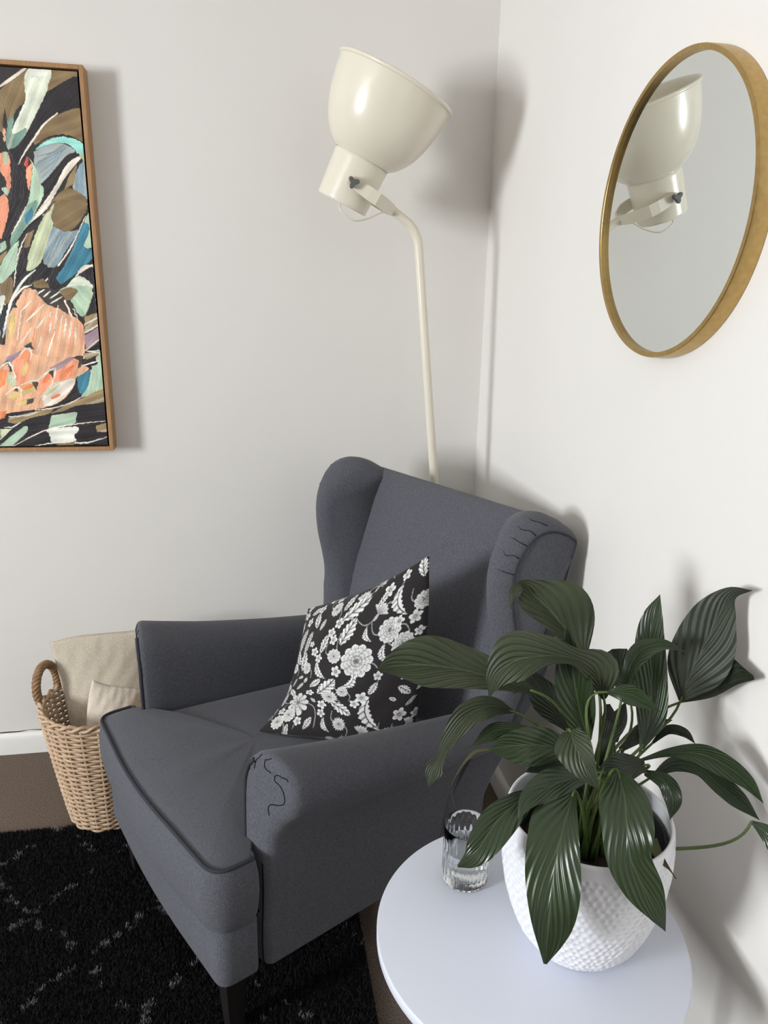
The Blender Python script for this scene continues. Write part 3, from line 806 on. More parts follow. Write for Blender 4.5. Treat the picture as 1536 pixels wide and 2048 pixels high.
# ------------------------------------------------------------------ framed painting on the back wall
PAINT_COLOURS = {'k':(45,41,44),'w':(215,216,205),'c':(205,210,192),'o':(128,108,78),'t':(63,118,138),'g':(120,150,135),'G':(165,190,165),'b':(130,150,160),'a':(150,212,200),'p':(222,172,138),'P':(228,150,118),'r':(190,72,66),'l':(226,214,200),'m':(150,160,160),'y':(205,178,120),'v':(160,135,145),'d':(70,62,58),'s':(188,196,160),'n':(150,130,95),'O':(222,130,85)}
PAINT = [
(0,'o',0.0,[(-1362,1997),(-1293,2056),(-1301,1980),(-1323,1957),(-1350,1918),(-1373,1902)]),
(0,'o',0.0,[(-1233,2060),(-1158,2059),(-1160,2039),(-1247,2000)]),
(1,'l',7.3,[(-1361,2006),(-1331,2026),(-1291,2054)]),
(0,'c',0.0,[(-1286,2054),(-1232,2056),(-1249,1998),(-1266,1967),(-1305,1902),(-1345,1894),(-1313,1957),(-1301,1980),(-1300,2028)]),
(0,'w',0.0,[(-1288,2053),(-1238,2055),(-1244,2033),(-1282,2031)]),
(0,'g',0.0,[(-1332,1945),(-1343,1896),(-1327,1900),(-1306,1911),(-1310,1894),(-1339,1862),(-1357,1855),(-1360,1880),(-1352,1918)]),
(0,'k',0.0,[(-1366,1913),(-1356,1955),(-1353,1922),(-1358,1895)]),
(1,'p',7.3,[(-1363,1904),(-1364,1876)]),
(0,'k',0.0,[(-1247,2000),(-1163,2042),(-1164,1966),(-1216,1955),(-1275,1909),(-1303,1866),(-1335,1822),(-1357,1853),(-1335,1864),(-1305,1902),(-1266,1967)]),
(0,'o',0.0,[(-1245,1935),(-1217,1950),(-1162,1962),(-1161,1884),(-1202,1896),(-1230,1894),(-1287,1870),(-1287,1887),(-1267,1919)]),
(1,'l',5.3,[(-1335,1822),(-1316,1852),(-1289,1887),(-1262,1921),(-1224,1951)]),
(1,'k',4.8,[(-1289,1868),(-1258,1887),(-1229,1896),(-1202,1896),(-1161,1881)]),
(0,'a',0.0,[(-1292,1856),(-1267,1877),(-1226,1893),(-1192,1890),(-1161,1875),(-1162,1850),(-1180,1853),(-1200,1873),(-1223,1879),(-1259,1872)]),
(0,'m',0.0,[(-1293,1853),(-1259,1872),(-1223,1878),(-1200,1869),(-1189,1858),(-1210,1849),(-1245,1813),(-1283,1776),(-1296,1818)]),
(1,'b',3.4,[(-1288,1842),(-1254,1851),(-1208,1870)]),
(1,'b',3.4,[(-1287,1828),(-1252,1843),(-1212,1865)]),
(1,'b',3.4,[(-1285,1815),(-1251,1836),(-1217,1860)]),
(1,'b',3.4,[(-1284,1801),(-1250,1828),(-1221,1855)]),
(1,'b',3.4,[(-1282,1788),(-1249,1820),(-1226,1850)]),
(0,'k',0.0,[(-1283,1774),(-1245,1811),(-1210,1847),(-1180,1852),(-1207,1838),(-1253,1773),(-1280,1745)]),
(0,'l',0.0,[(-1307,1694),(-1249,1769),(-1219,1818),(-1195,1840),(-1172,1847),(-1194,1823),(-1228,1782),(-1278,1705),(-1285,1695)]),
(0,'b',0.0,[(-1180,1827),(-1164,1830),(-1161,1743),(-1200,1760),(-1195,1795)]),
(0,'n',0.0,[(-1188,1827),(-1196,1780),(-1224,1763),(-1211,1795)]),
(0,'s',0.0,[(-1180,1851),(-1161,1859),(-1162,1832),(-1175,1841)]),
(0,'P',0.0,[(-1380,1845),(-1360,1848),(-1355,1810),(-1360,1771),(-1369,1749),(-1374,1787),(-1384,1802)]),
(0,'G',0.0,[(-1373,1849),(-1358,1848),(-1363,1821),(-1373,1816)]),
(0,'k',0.0,[(-1356,1833),(-1335,1820),(-1319,1786),(-1320,1763),(-1341,1697),(-1375,1692),(-1369,1731),(-1360,1771)]),
(0,'r',0.0,[(-1322,1821),(-1312,1842),(-1309,1831),(-1315,1811)]),
(0,'P',0.0,[(-1317,1811),(-1302,1822),(-1307,1790),(-1317,1755),(-1319,1790)]),
(0,'G',0.0,[(-1308,1841),(-1296,1818),(-1283,1774),(-1280,1747),(-1313,1694),(-1337,1693),(-1319,1733),(-1308,1783),(-1301,1814)]),
(0,'P',0.0,[(-1392,1736),(-1379,1744),(-1372,1721),(-1377,1692),(-1397,1691)]),
(0,'G',0.0,[(-1385,1760),(-1367,1763),(-1370,1741),(-1379,1744)]),
(0,'o',0.0,[(-1243,1750),(-1213,1767),(-1175,1749),(-1170,1733),(-1183,1699),(-1279,1695)]),
(0,'k',0.0,[(-1371,1730),(-1325,1732),(-1336,1704),(-1373,1640),(-1404,1625),(-1387,1670)]),
(0,'P',0.0,[(-1393,1729),(-1372,1718),(-1380,1682),(-1395,1642),(-1403,1635)]),
(0,'g',0.0,[(-1327,1716),(-1297,1733),(-1312,1685),(-1356,1631),(-1378,1610),(-1373,1642),(-1349,1679)]),
(1,'l',3.9,[(-1373,1642),(-1349,1679),(-1327,1716)]),
(0,'t',0.0,[(-1335,1692),(-1311,1716),(-1311,1693),(-1332,1666)]),
(0,'l',0.0,[(-1310,1689),(-1265,1734),(-1284,1704),(-1297,1691),(-1323,1670)]),
(1,'k',3.9,[(-1253,1731),(-1284,1700),(-1324,1668),(-1356,1631)]),
(0,'s',0.0,[(-1268,1706),(-1254,1727),(-1263,1668),(-1284,1621),(-1305,1571),(-1342,1547),(-1333,1595),(-1312,1642),(-1285,1692)]),
(0,'o',0.0,[(-1249,1735),(-1174,1734),(-1179,1699),(-1213,1660),(-1242,1655),(-1263,1674),(-1264,1698)]),
(0,'b',0.0,[(-1263,1670),(-1242,1655),(-1213,1656),(-1199,1656),(-1234,1606),(-1269,1560),(-1297,1571),(-1284,1621)]),
(1,'m',4.4,[(-1257,1648),(-1277,1605),(-1293,1571)]),
(1,'m',4.4,[(-1247,1644),(-1268,1605),(-1282,1576)]),
(1,'m',4.4,[(-1237,1641),(-1259,1605),(-1272,1580)]),
(1,'m',4.4,[(-1227,1637),(-1250,1605),(-1261,1585)]),
(0,'t',0.0,[(-1187,1675),(-1168,1678),(-1176,1641),(-1186,1616),(-1164,1608),(-1163,1591),(-1190,1564),(-1231,1531),(-1259,1514),(-1268,1532),(-1242,1566),(-1210,1623)]),
(0,'G',0.0,[(-1166,1708),(-1163,1672),(-1163,1618),(-1186,1616),(-1175,1643),(-1168,1674),(-1180,1681)]),
(1,'l',3.9,[(-1322,1504),(-1293,1526),(-1256,1568),(-1224,1610),(-1197,1656),(-1177,1695)]),
(0,'k',0.0,[(-1282,1555),(-1242,1566),(-1268,1532),(-1260,1512),(-1277,1501),(-1293,1511)]),
(0,'k',0.0,[(-1305,1571),(-1282,1555),(-1302,1521),(-1340,1512),(-1328,1546)]),
(0,'o',0.0,[(-1335,1516),(-1301,1530),(-1287,1505),(-1324,1502)]),
(0,'k',0.0,[(-1346,1607),(-1338,1591),(-1343,1560),(-1374,1522),(-1377,1528),(-1361,1578)]),
(1,'l',3.4,[(-1381,1505),(-1369,1565),(-1352,1611),(-1332,1646)]),
(0,'o',0.0,[(-1332,1646),(-1313,1656),(-1330,1611),(-1346,1607)]),
(0,'G',0.0,[(-1356,1627),(-1365,1582),(-1377,1548),(-1417,1512),(-1412,1556),(-1379,1606)]),
(0,'n',0.0,[(-1409,1585),(-1389,1601),(-1397,1581),(-1412,1562)]),
(0,'G',0.0,[(-1405,1617),(-1390,1626),(-1389,1605),(-1408,1593)]),
(0,'o',0.0,[(-1418,1508),(-1385,1532),(-1384,1501),(-1391,1469),(-1411,1458),(-1420,1489)]),
(0,'w',0.0,[(-1421,1479),(-1408,1481),(-1410,1467),(-1422,1435),(-1426,1433)]),
(0,'k',0.0,[(-1427,1422),(-1412,1452),(-1403,1458),(-1423,1392),(-1433,1368)]),
(0,'l',0.0,[(-1218,1534),(-1195,1564),(-1161,1569),(-1161,1560),(-1187,1555)]),
(0,'k',0.0,[(-1209,1542),(-1162,1558),(-1163,1437),(-1200,1428),(-1174,1505),(-1181,1528)]),
(0,'c',0.0,[(-1243,1508),(-1218,1534),(-1197,1535),(-1174,1516),(-1174,1505),(-1195,1509)]),
(0,'G',0.0,[(-1267,1495),(-1239,1508),(-1174,1505),(-1200,1430),(-1222,1440),(-1236,1474)]),
(0,'o',0.0,[(-1267,1495),(-1239,1506),(-1213,1498),(-1236,1472),(-1248,1474)]),
(1,'s',4.8,[(-1179,1505),(-1199,1436)]),
(0,'p',0.0,[(-1424,1340),(-1405,1422),(-1370,1476),(-1351,1501),(-1321,1494),(-1295,1467),(-1260,1442),(-1220,1419),(-1206,1393),(-1210,1331),(-1230,1305),(-1441,1304)]),
(0,'d',0.0,[(-1326,1489),(-1291,1503),(-1268,1493),(-1252,1476),(-1231,1455),(-1231,1429),(-1264,1446),(-1296,1458)]),
(1,'w',3.9,[(-1322,1487),(-1304,1498)]),
(1,'w',3.9,[(-1306,1479),(-1288,1494)]),
(1,'w',3.9,[(-1290,1475),(-1263,1493)]),
(1,'w',3.9,[(-1289,1462),(-1258,1480)]),
(1,'l',3.4,[(-1271,1456),(-1285,1392)]),
(1,'l',6.3,[(-1251,1470),(-1236,1425)]),
(1,'l',3.9,[(-1230,1449),(-1220,1419)]),
(1,'l',6.3,[(-1307,1424),(-1333,1393)]),
(1,'l',5.3,[(-1348,1393),(-1382,1349)]),
(1,'l',5.3,[(-1308,1458),(-1361,1410)]),
(1,'l',3.9,[(-1286,1383),(-1312,1317)]),
(1,'l',2.9,[(-1321,1372),(-1338,1330)]),
(1,'l',5.8,[(-1251,1420),(-1262,1372)]),
(1,'l',4.4,[(-1239,1412),(-1250,1364)]),
(1,'l',3.9,[(-1228,1395),(-1234,1349)]),
(1,'l',5.3,[(-1292,1437),(-1299,1381)]),
(1,'l',3.9,[(-1370,1436),(-1389,1358)]),
(1,'l',3.9,[(-1340,1468),(-1370,1438)]),
(1,'l',2.9,[(-1261,1429),(-1280,1359)]),
(1,'P',5.3,[(-1286,1435),(-1317,1370)]),
(1,'P',4.4,[(-1271,1411),(-1290,1348)]),
(1,'P',5.8,[(-1350,1410),(-1372,1367)]),
(1,'P',4.4,[(-1214,1412),(-1217,1349)]),
(1,'P',5.8,[(-1320,1466),(-1353,1423)]),
(1,'P',5.8,[(-1338,1391),(-1355,1326)]),
(1,'P',4.4,[(-1238,1381),(-1254,1320)]),
(0,'y',0.0,[(-1405,1422),(-1385,1435),(-1390,1390),(-1413,1351)]),
(0,'k',0.0,[(-1392,1448),(-1384,1469),(-1378,1448)]),
(1,'w',7.3,[(-1425,1368),(-1409,1422),(-1389,1473),(-1355,1522),(-1322,1550)]),
(1,'l',5.3,[(-1385,1473),(-1359,1501),(-1336,1510)]),
(0,'n',0.0,[(-1200,1428),(-1163,1439),(-1164,1404),(-1206,1382)]),
(0,'v',0.0,[(-1207,1373),(-1164,1400),(-1165,1365),(-1205,1338)]),
(0,'k',0.0,[(-1201,1338),(-1165,1360),(-1166,1325),(-1195,1331)]),
(1,'l',5.8,[(-1204,1382),(-1166,1404)]),
(1,'l',5.3,[(-1206,1333),(-1165,1365)]),
(1,'l',4.8,[(-1202,1406),(-1166,1424)]),
(0,'G',0.0,[(-1207,1323),(-1165,1328),(-1165,1224),(-1226,1197),(-1233,1262),(-1195,1278)]),
(0,'k',0.0,[(-1229,1289),(-1210,1305),(-1170,1323),(-1180,1312),(-1179,1292),(-1221,1285)]),
(0,'n',0.0,[(-1215,1323),(-1167,1332),(-1168,1323),(-1208,1305)]),
(1,'l',3.9,[(-1218,1289),(-1174,1303)]),
(1,'l',3.4,[(-1210,1332),(-1166,1325)]),
(0,'p',0.0,[(-1436,1347),(-1395,1345),(-1347,1322),(-1314,1313),(-1250,1314),(-1218,1318),(-1222,1292),(-1200,1280),(-1238,1256),(-1244,1235),(-1274,1197),(-1311,1174),(-1372,1158),(-1459,1143)]),
(0,'v',0.0,[(-1423,1312),(-1379,1332),(-1394,1308),(-1430,1286)]),
(0,'v',0.0,[(-1309,1282),(-1250,1314),(-1238,1305),(-1292,1273)]),
(0,'d',0.0,[(-1251,1311),(-1216,1318),(-1222,1292),(-1232,1280),(-1230,1305)]),
(0,'P',0.0,[(-1408,1299),(-1368,1337),(-1357,1330),(-1359,1291),(-1381,1233),(-1403,1233)]),
(1,'O',14.5,[(-1384,1308),(-1365,1328)]),
(1,'y',14.5,[(-1383,1262),(-1369,1295)]),
(1,'w',3.9,[(-1392,1308),(-1368,1337),(-1354,1326),(-1359,1304)]),
(0,'d',0.0,[(-1372,1343),(-1354,1354),(-1344,1333),(-1354,1335)]),
(0,'d',0.0,[(-1421,1293),(-1412,1297),(-1410,1271),(-1419,1271)]),
(0,'d',0.0,[(-1436,1293),(-1420,1304),(-1418,1299)]),
(1,'w',4.8,[(-1443,1282),(-1419,1297),(-1407,1269),(-1405,1233)]),
(0,'O',0.0,[(-1444,1277),(-1425,1277),(-1436,1233),(-1450,1224)]),
(0,'s',0.0,[(-1424,1269),(-1409,1255),(-1407,1231),(-1430,1233)]),
(0,'P',0.0,[(-1342,1246),(-1310,1273),(-1299,1247),(-1319,1217),(-1347,1213)]),
(1,'O',12.1,[(-1330,1240),(-1311,1262)]),
(0,'d',0.0,[(-1316,1271),(-1299,1276),(-1303,1253),(-1308,1262)]),
(0,'y',0.0,[(-1391,1226),(-1357,1244),(-1353,1217),(-1393,1202)]),
(1,'O',12.1,[(-1385,1222),(-1360,1233)]),
(0,'d',0.0,[(-1361,1242),(-1345,1242),(-1350,1215),(-1355,1224)]),
(1,'w',4.4,[(-1392,1233),(-1359,1246),(-1342,1249),(-1309,1276),(-1294,1278),(-1301,1251),(-1311,1233)]),
(0,'y',0.0,[(-1434,1197),(-1408,1220),(-1399,1204),(-1411,1190)]),
(0,'d',0.0,[(-1414,1215),(-1405,1227),(-1400,1214)]),
(1,'w',4.4,[(-1437,1204),(-1410,1226),(-1395,1222),(-1395,1202)]),
(0,'P',0.0,[(-1293,1269),(-1243,1305),(-1231,1292),(-1256,1253),(-1295,1242)]),
(1,'O',12.1,[(-1281,1256),(-1246,1287)]),
(0,'l',0.0,[(-1338,1199),(-1301,1233),(-1243,1251),(-1249,1229),(-1276,1199),(-1311,1174),(-1336,1174)]),
(1,'O',9.7,[(-1313,1195),(-1288,1206)]),
(1,'s',9.7,[(-1325,1206),(-1288,1233)]),
(1,'w',3.4,[(-1343,1197),(-1305,1235),(-1243,1251)]),
(0,'y',0.0,[(-1413,1179),(-1379,1195),(-1361,1188),(-1386,1172)]),
(0,'d',0.0,[(-1382,1190),(-1358,1197),(-1366,1181),(-1381,1177)]),
(0,'k',0.0,[(-1239,1251),(-1234,1226),(-1225,1208),(-1262,1183),(-1320,1170),(-1337,1167),(-1293,1181),(-1259,1213),(-1244,1240)]),
(0,'t',0.0,[(-1236,1256),(-1200,1274),(-1208,1233),(-1223,1210),(-1236,1213)]),
(0,'k',0.0,[(-1437,1152),(-1337,1167),(-1239,1197),(-1168,1183),(-1166,1042),(-1470,1046),(-1460,1134)]),
(0,'n',0.0,[(-1322,1149),(-1262,1181),(-1222,1197),(-1165,1222),(-1166,1185),(-1241,1174),(-1282,1158)]),
(0,'n',0.0,[(-1436,1138),(-1320,1165),(-1326,1149),(-1374,1138),(-1412,1122),(-1438,1125)]),
(1,'l',3.4,[(-1361,1161),(-1307,1167),(-1262,1181),(-1228,1199)]),
(1,'l',3.9,[(-1436,1141),(-1384,1145),(-1356,1154)]),
(0,'G',0.0,[(-1318,1144),(-1245,1155),(-1255,1116),(-1330,1105)]),
(0,'w',0.0,[(-1335,1096),(-1326,1105),(-1251,1111),(-1251,1093),(-1260,1086),(-1259,1067),(-1321,1065),(-1328,1086)]),
(0,'G',0.0,[(-1469,1056),(-1421,1097),(-1390,1115),(-1391,1096),(-1425,1064),(-1446,1046),(-1470,1046)]),
(1,'l',3.4,[(-1444,1048),(-1380,1082),(-1326,1105),(-1255,1118),(-1168,1127)]),
(1,'w',4.8,[(-1372,1054),(-1317,1063),(-1251,1062),(-1218,1064),(-1163,1080)]),
(0,'n',0.0,[(-1196,1113),(-1164,1122),(-1164,1094),(-1195,1094)]),
(0,'o',0.0,[(-1313,1058),(-1260,1065),(-1266,1048),(-1301,1049)]),
(0,'O',0.0,[(-1457,1157),(-1438,1159),(-1447,1138),(-1460,1134)]),
(0,'s',0.0,[(-1463,1106),(-1431,1106),(-1458,1079),(-1467,1074)]),
(1,'w',3.4,[(-1450,1111),(-1429,1111),(-1406,1124)]),
(1,'k',9.7,[(-1468,1065),(-1421,1101),(-1391,1120)]),
]
PX1, PZ0, PZ1, PX0 = -1.1505, 1.0385, 2.0685, -1.955
art = empty('framed_painting', ((PX0 + PX1) / 2, 0, PZ0))
tag(art, 'framed painting of a peach protea among dark and green leaves', 'painting')
ainv = Matrix.Translation(-Vector(art.location))
FW, FD = .0115, .060
for nm, a, b in (('frame_side', (PX1 - FW, -FD, PZ0), (PX1, -.001, PZ1)), ('frame_side', (PX0, -FD, PZ0), (PX0 + FW, -.001, PZ1)),
                 ('frame_rail', (PX0 + FW, -FD, PZ1 - FW), (PX1 - FW, -.001, PZ1)), ('frame_rail', (PX0 + FW, -FD, PZ0), (PX1 - FW, -.001, PZ0 + FW))):
    mb = MB(); mb.box(a, b)
    o = mb.build(nm, M_OAK, art, smooth=False); o.matrix_parent_inverse = ainv
    bv = o.modifiers.new('bevel', 'BEVEL'); bv.width = .0015; bv.segments = 2
mb = MB(); mb.box((PX0 + FW, -.042, PZ0 + FW), (PX1 - FW, -.012, PZ1 - FW))
o = mb.build('backing', M_BLACKGAP, art, smooth=False); o.matrix_parent_inverse = ainv
GAP = .005
cx0, cx1, cz0, cz1 = PX0 + FW + GAP, PX1 - FW - GAP, PZ0 + FW + GAP, PZ1 - FW - GAP
gx = np.concatenate([np.linspace(cx0, -1.46, 70, endpoint=False), np.linspace(-1.46, cx1, 250)])
gz = np.linspace(cz1, cz0, 760)
X, Z = np.meshgrid(gx, gz)
# brush wobble so that no stroke edge is ruler-straight
wob = .0008 * (np.sin(X * 310 + 5 * np.sin(Z * 90)) + np.sin(Z * 270 + 4 * np.sin(X * 120)))
Xw, Zw = X + wob + .00025 * rng.standard_normal(X.shape), Z + .7 * wob + .00025 * rng.standard_normal(X.shape)
img = np.zeros(X.shape + (3,)); img[:] = [lin(v) for v in (58, 54, 54)]
hgt = np.zeros(X.shape)
def streak(ax, az, f):
    t = -Xw * az + Zw * ax
    return np.sin(t * f + 2.5 * np.sin(t * f * .37)) * .5 + .5 * np.sin(t * f * 2.3 + 1.3)
def shape(kind, key, w, pts, jit):
    P = np.array(pts, float) / 1000.0
    x0, z0 = P.min(0) - .012; x1, z1 = P.max(0) + .012
    c0, c1 = np.searchsorted(gx, x0), np.searchsorted(gx, x1)
    r0, r1 = np.searchsorted(-gz, -z1), np.searchsorted(-gz, -z0)
    if c1 <= c0 or r1 <= r0: return
    sx, sz = Xw[r0:r1, c0:c1], Zw[r0:r1, c0:c1]
    if kind == 0:
        if len(P) > 4:
            P = np.array(cr([tuple(q) for q in P] + [tuple(P[0])], 4)[:-1])
        ins = np.zeros(sx.shape, bool)
        m = len(P)
        for i in range(m):
            a, b = P[i], P[(i + 1) % m]
            if a[1] == b[1]: continue
            cond = (a[1] > sz) != (b[1] > sz)
            ins ^= cond & (sx < (b[0] - a[0]) * (sz - a[1]) / (b[1] - a[1]) + a[0])
        d = P - P.mean(0)
        ev, evec = np.linalg.eigh(d.T @ d)
        ax = np.array([.28, .96]) if key in 'pPO' else evec[:, 1]
    else:
        C = np.array(cr([tuple(q) for q in P], 8)) if len(P) > 2 else np.array([P[0] * (1 - t) + P[1] * t for t in np.linspace(0, 1, 9)])
        ins = np.zeros(sx.shape, bool)
        m = len(C)
        for i in range(m - 1):
            a, b = C[i], C[i + 1]
            ab = b - a
            t = np.clip(((sx - a[0]) * ab[0] + (sz - a[1]) * ab[1]) / max(ab @ ab, 1e-12), 0, 1)
            dd = np.hypot(sx - a[0] - t * ab[0], sz - a[1] - t * ab[1])
            ins |= dd < w / 2000.0 * (.45 + .55 * math.sin(math.pi * (i + .5) / (m - 1)))
        ax = (P[-1] - P[0]) / max(np.linalg.norm(P[-1] - P[0]), 1e-9)
    t = -sx * ax[1] + sz * ax[0]
    st = .5 * np.sin(t * 900 + 3 * np.sin(t * 340) + jit) + .5 * np.sin(t * 2100 + jit * 2)
    c_ = 1.28 * np.array([lin(v) for v in PAINT_COLOURS[key]]) * (1 + .06 * math.sin(jit * 7))
    blk = img[r0:r1, c0:c1]
    v = c_[None, None] * (1 + .13 * st[..., None] + .16 * (np.sin(sx * 63 + jit) * np.sin(sz * 71 + 2 * jit) + .6 * np.sin(t * 260 + jit))[..., None])
    if kind == 0 and key in 'GbmsnGg':
        lo = np.sin(t * 210 + jit) > .72
        v = np.where(lo[..., None], v * .55 + np.array([lin(x) for x in (206, 204, 190)]) * .45, v)
    blk[ins] = v[ins]
    hgt[r0:r1, c0:c1][ins] = (.0005 + .0005 * st)[ins]
# the part of the picture left of the frame edge: broad leaves of the same palette
r_ = random.Random(3)
for k in range(70):
    x, z = r_.uniform(-1940, -1400), r_.uniform(1070, 2040)
    a, ln, wd = r_.uniform(.7, 2.4), r_.uniform(60, 190), r_.uniform(14, 40)
    ca, sa = math.cos(a), math.sin(a)
    leafp = [(x + ca * ln * t - sa * wd * s, z + sa * ln * t + ca * wd * s) for t, s in ((-1, 0), (-.4, .9), (.3, .8), (1, 0), (.3, -.8), (-.4, -.9))]
    shape(0, r_.choice('kkoGgbtscdn'), 0, leafp, k)
    shape(1, r_.choice('lwk'), r_.uniform(5, 9), [leafp[0], (x, z), leafp[3]], k)
for i, (kind, key, w, pts) in enumerate(PAINT):
    shape(kind, key, w, pts, i)
verts = np.stack([X, -.055 - hgt, Z], -1).reshape(-1, 3)
cv = np_mesh('canvas', verts, grid_quads(len(gx), len(gz)), M_PAINT, art, colours=img.reshape(-1, 3))
cv.matrix_parent_inverse = ainv
mb = MB(); mb.box((cx0, -.0548, cz0), (cx1, -.042, cz1))
o = mb.build('canvas_stretcher', M_BLACKGAP, art, smooth=False); o.matrix_parent_inverse = ainv

# ------------------------------------------------------------------ wicker basket with cushions
BX, BY, BZ0, BZ1, BR0, BR1 = -1.190, -.362, .012, .372, .103, .158
bas = empty('wicker_basket', (BX, BY, BZ0))
tag(bas, 'round pale wicker basket with twisted handles beside the armchair', 'basket')
NST = 22
def brad(t): return BR0 + (BR1 - BR0) * (t ** .9)
mb = MB()
ROWS = 44
HH = BZ1 - BZ0
for r in range(ROWS):
    t = (r + .5) / ROWS
    R = brad(t)
    pth = []
    for k in range(132):
        a = 2 * math.pi * k / 132
        w_ = math.cos(a * NST / 2 + (math.pi if r % 2 else 0))
        pth.append(((R + .0042 * w_) * math.cos(a), (R + .0042 * w_) * math.sin(a), t * HH + .0008 * math.sin(a * 7 + r)))
    mb.tube(pth, .0041, 6, closed=True)
o = mb.build('weave', M_WICKER, bas); tag(o, kind='stuff')
for k in range(NST):
    a = 2 * math.pi * k / NST
    mb = MB()
    mb.tube([(brad(t) * math.cos(a), brad(t) * math.sin(a), t * HH) for t in np.linspace(0, 1, 7)], .0042, 6)
    mb.build('stake', M_WICKER, bas)
# braided rim of two strands
for ph in (0, math.pi):
    mb = MB()
    mb.tube([((BR1 + .006 * math.cos(a * 14 + ph)) * math.cos(a), (BR1 + .006 * math.cos(a * 14 + ph)) * math.sin(a), HH + .004 + .006 * math.sin(a * 14 + ph)) for a in np.linspace(0, 2 * math.pi, 170, endpoint=False)], .0048, 7, closed=True)
    mb.build('rim_strand', M_WICKER, bas)
# twisted handles
for ha in (math.radians(160), math.radians(-20)):
    rad = Vector((math.cos(ha), math.sin(ha), 0)); tan = Vector((-math.sin(ha), math.cos(ha), 0))
    hp = []
    for t in np.linspace(0, 1, 60):
        th = math.pi * (1.16 - 1.32 * t)
        hp.append(rad * (BR1 + .002 + .008 * math.sin(math.pi * t)) + tan * (.048 * math.cos(th)) + Vector((0, 0, HH + .028 + .064 * math.sin(th))))
    han = None
    for s in range(4):
        mb = MB()
        pth = []
        for i, q in enumerate(hp):
            tg = (hp[min(i + 1, 59)] - hp[max(i - 1, 0)]).normalized()
            n1 = tg.cross(rad).normalized(); n2 = tg.cross(n1)
            f = i / 59 * 5.5 * 2 * math.pi + s * math.pi / 2
            pth.append(q + (n1 * math.cos(f) + n2 * math.sin(f)) * .0072)
        mb.tube(pth, .0058, 7)
        mb.build('handle_strand', M_WICKER2, bas)
mb = MB(); mb.lathe([(.001, .004), (BR0 - .004, .004), (BR0 - .004, .010), (.001, .010)], 40)
mb.build('basket_floor', M_WICKER2, bas)
# big canvas cushion standing at the back of the basket
big = pillow('canvas_cushion', [
    [(-1.332, -.272, .520), (-1.25, -.262, .532), (-1.12, -.25, .533), (-1.045, -.243, .533)],
    [(-1.272, -.335, .080), (-1.22, -.330, .075), (-1.16, -.325, .075), (-1.115, -.320, .080)],
    [(-1.332, -.272, .520), (-1.316, -.283, .43), (-1.300, -.30, .33), (-1.272, -.335, .080)],
    [(-1.045, -.243, .533), (-1.062, -.26, .43), (-1.080, -.29, .33), (-1.115, -.320, .080)]], -.036, 60, M_CANVAS, back_flat=.8, wrinkle=.0016, seed=4)
tag(big, 'large oatmeal canvas cushion standing at the back of the wicker basket', 'cushion')
small = pillow('linen_cushion', [
    [(-1.199, -.392, .455), (-1.165, -.387, .436), (-1.12, -.38, .422), (-1.07, -.37, .405)],
    [(-1.235, -.402, .150), (-1.19, -.405, .145), (-1.15, -.40, .145), (-1.11, -.392, .15)],
    [(-1.199, -.392, .455), (-1.212, -.396, .405), (-1.223, -.40, .33), (-1.235, -.402, .150)],
    [(-1.07, -.37, .405), (-1.075, -.38, .37), (-1.085, -.39, .30), (-1.11, -.392, .15)]], -.026, 50, M_CANVAS2, back_flat=.6, wrinkle=.0018, seed=9)
tag(small, 'small cream linen cushion with pointed corner in front in the basket', 'cushion')

# ------------------------------------------------------------------ round white side table
TX, TY, TZ, TR = -.327, -1.470, .530, .2435
tab = empty('side_table', (TX, TY, 0))
tag(tab, 'round white metal side table in front of the armchair', 'table')
mb = MB()
mb.lathe([(.001, TZ - .004), (TR - .006, TZ - .004), (TR - .005, TZ - .022), (TR - .001, TZ - .022), (TR + .001, TZ - .018), (TR + .001, TZ - .002), (TR, TZ - .0004), (TR - .003, TZ), (.001, TZ)], 128, cap0=True, cap1=True)
mb.build('table_top', M_TABLE, tab, sharp=40)
for k in range(4):
    a = math.radians(45 + 90 * k)
    mb = MB()
    mb.tube([((.17) * math.cos(a), (.17) * math.sin(a), TZ - .006), ((.17) * math.cos(a), (.17) * math.sin(a), .012)], .009, 12)
    mb.build('leg', M_TABLE, tab, sharp=50)
mb = MB()
mb.tube([((.17) * math.cos(t), (.17) * math.sin(t), .0105) for t in np.linspace(0, 2 * math.pi, 64, endpoint=False)], .009, 10, closed=True)
mb.build('foot_ring', M_TABLE, tab)

# ------------------------------------------------------------------ glass of water
GX, GY = -.399, -1.346
gl = empty('drinking_glass', (GX, GY, TZ + .0008))
tag(gl, 'ribbed clear drinking glass standing on the white side table', 'glass')
mb = MB()
nseg = 144
def rib(R, z):
    ring = []
    amp = .0017 if .006 < z < .082 else 0
    for k in range(nseg):
        a = 2 * math.pi * k / nseg
        r = R - amp * abs(math.sin(a * 12)) ** 3
        ring.append((r * math.cos(a), r * math.sin(a), z))
    return ring
def plain(R, z): return [(R * math.cos(2 * math.pi * k / nseg), R * math.sin(2 * math.pi * k / nseg), z) for k in range(nseg)]
outer_g = [rib(.036, 0), rib(.0385, .0015), rib(.0400, .005), rib(.0402, .008), rib(.0402, .04), rib(.0402, .078), rib(.0401, .084), rib(.0400, .106), plain(.0395, .1075)]
inner_g = [plain(.0385, .1075), plain(.0380, .106), plain(.0378, .06), plain(.0376, .022), plain(.0360, .018), plain(.030, .0165), plain(.001, .016)]
mb.loft(outer_g + inner_g)
mb.build('tumbler', M_GLASS, gl, sharp=50)
mb = MB()
mb.loft([plain(.001, .0157), plain(.0302, .0162), plain(.0363, .0177), plain(.0379, .0219), plain(.0381, .058), plain(.03815, .0652), plain(.0370, .0646), plain(.001, .0646)])
mb.build('water', M_WATER, gl, sharp=50)

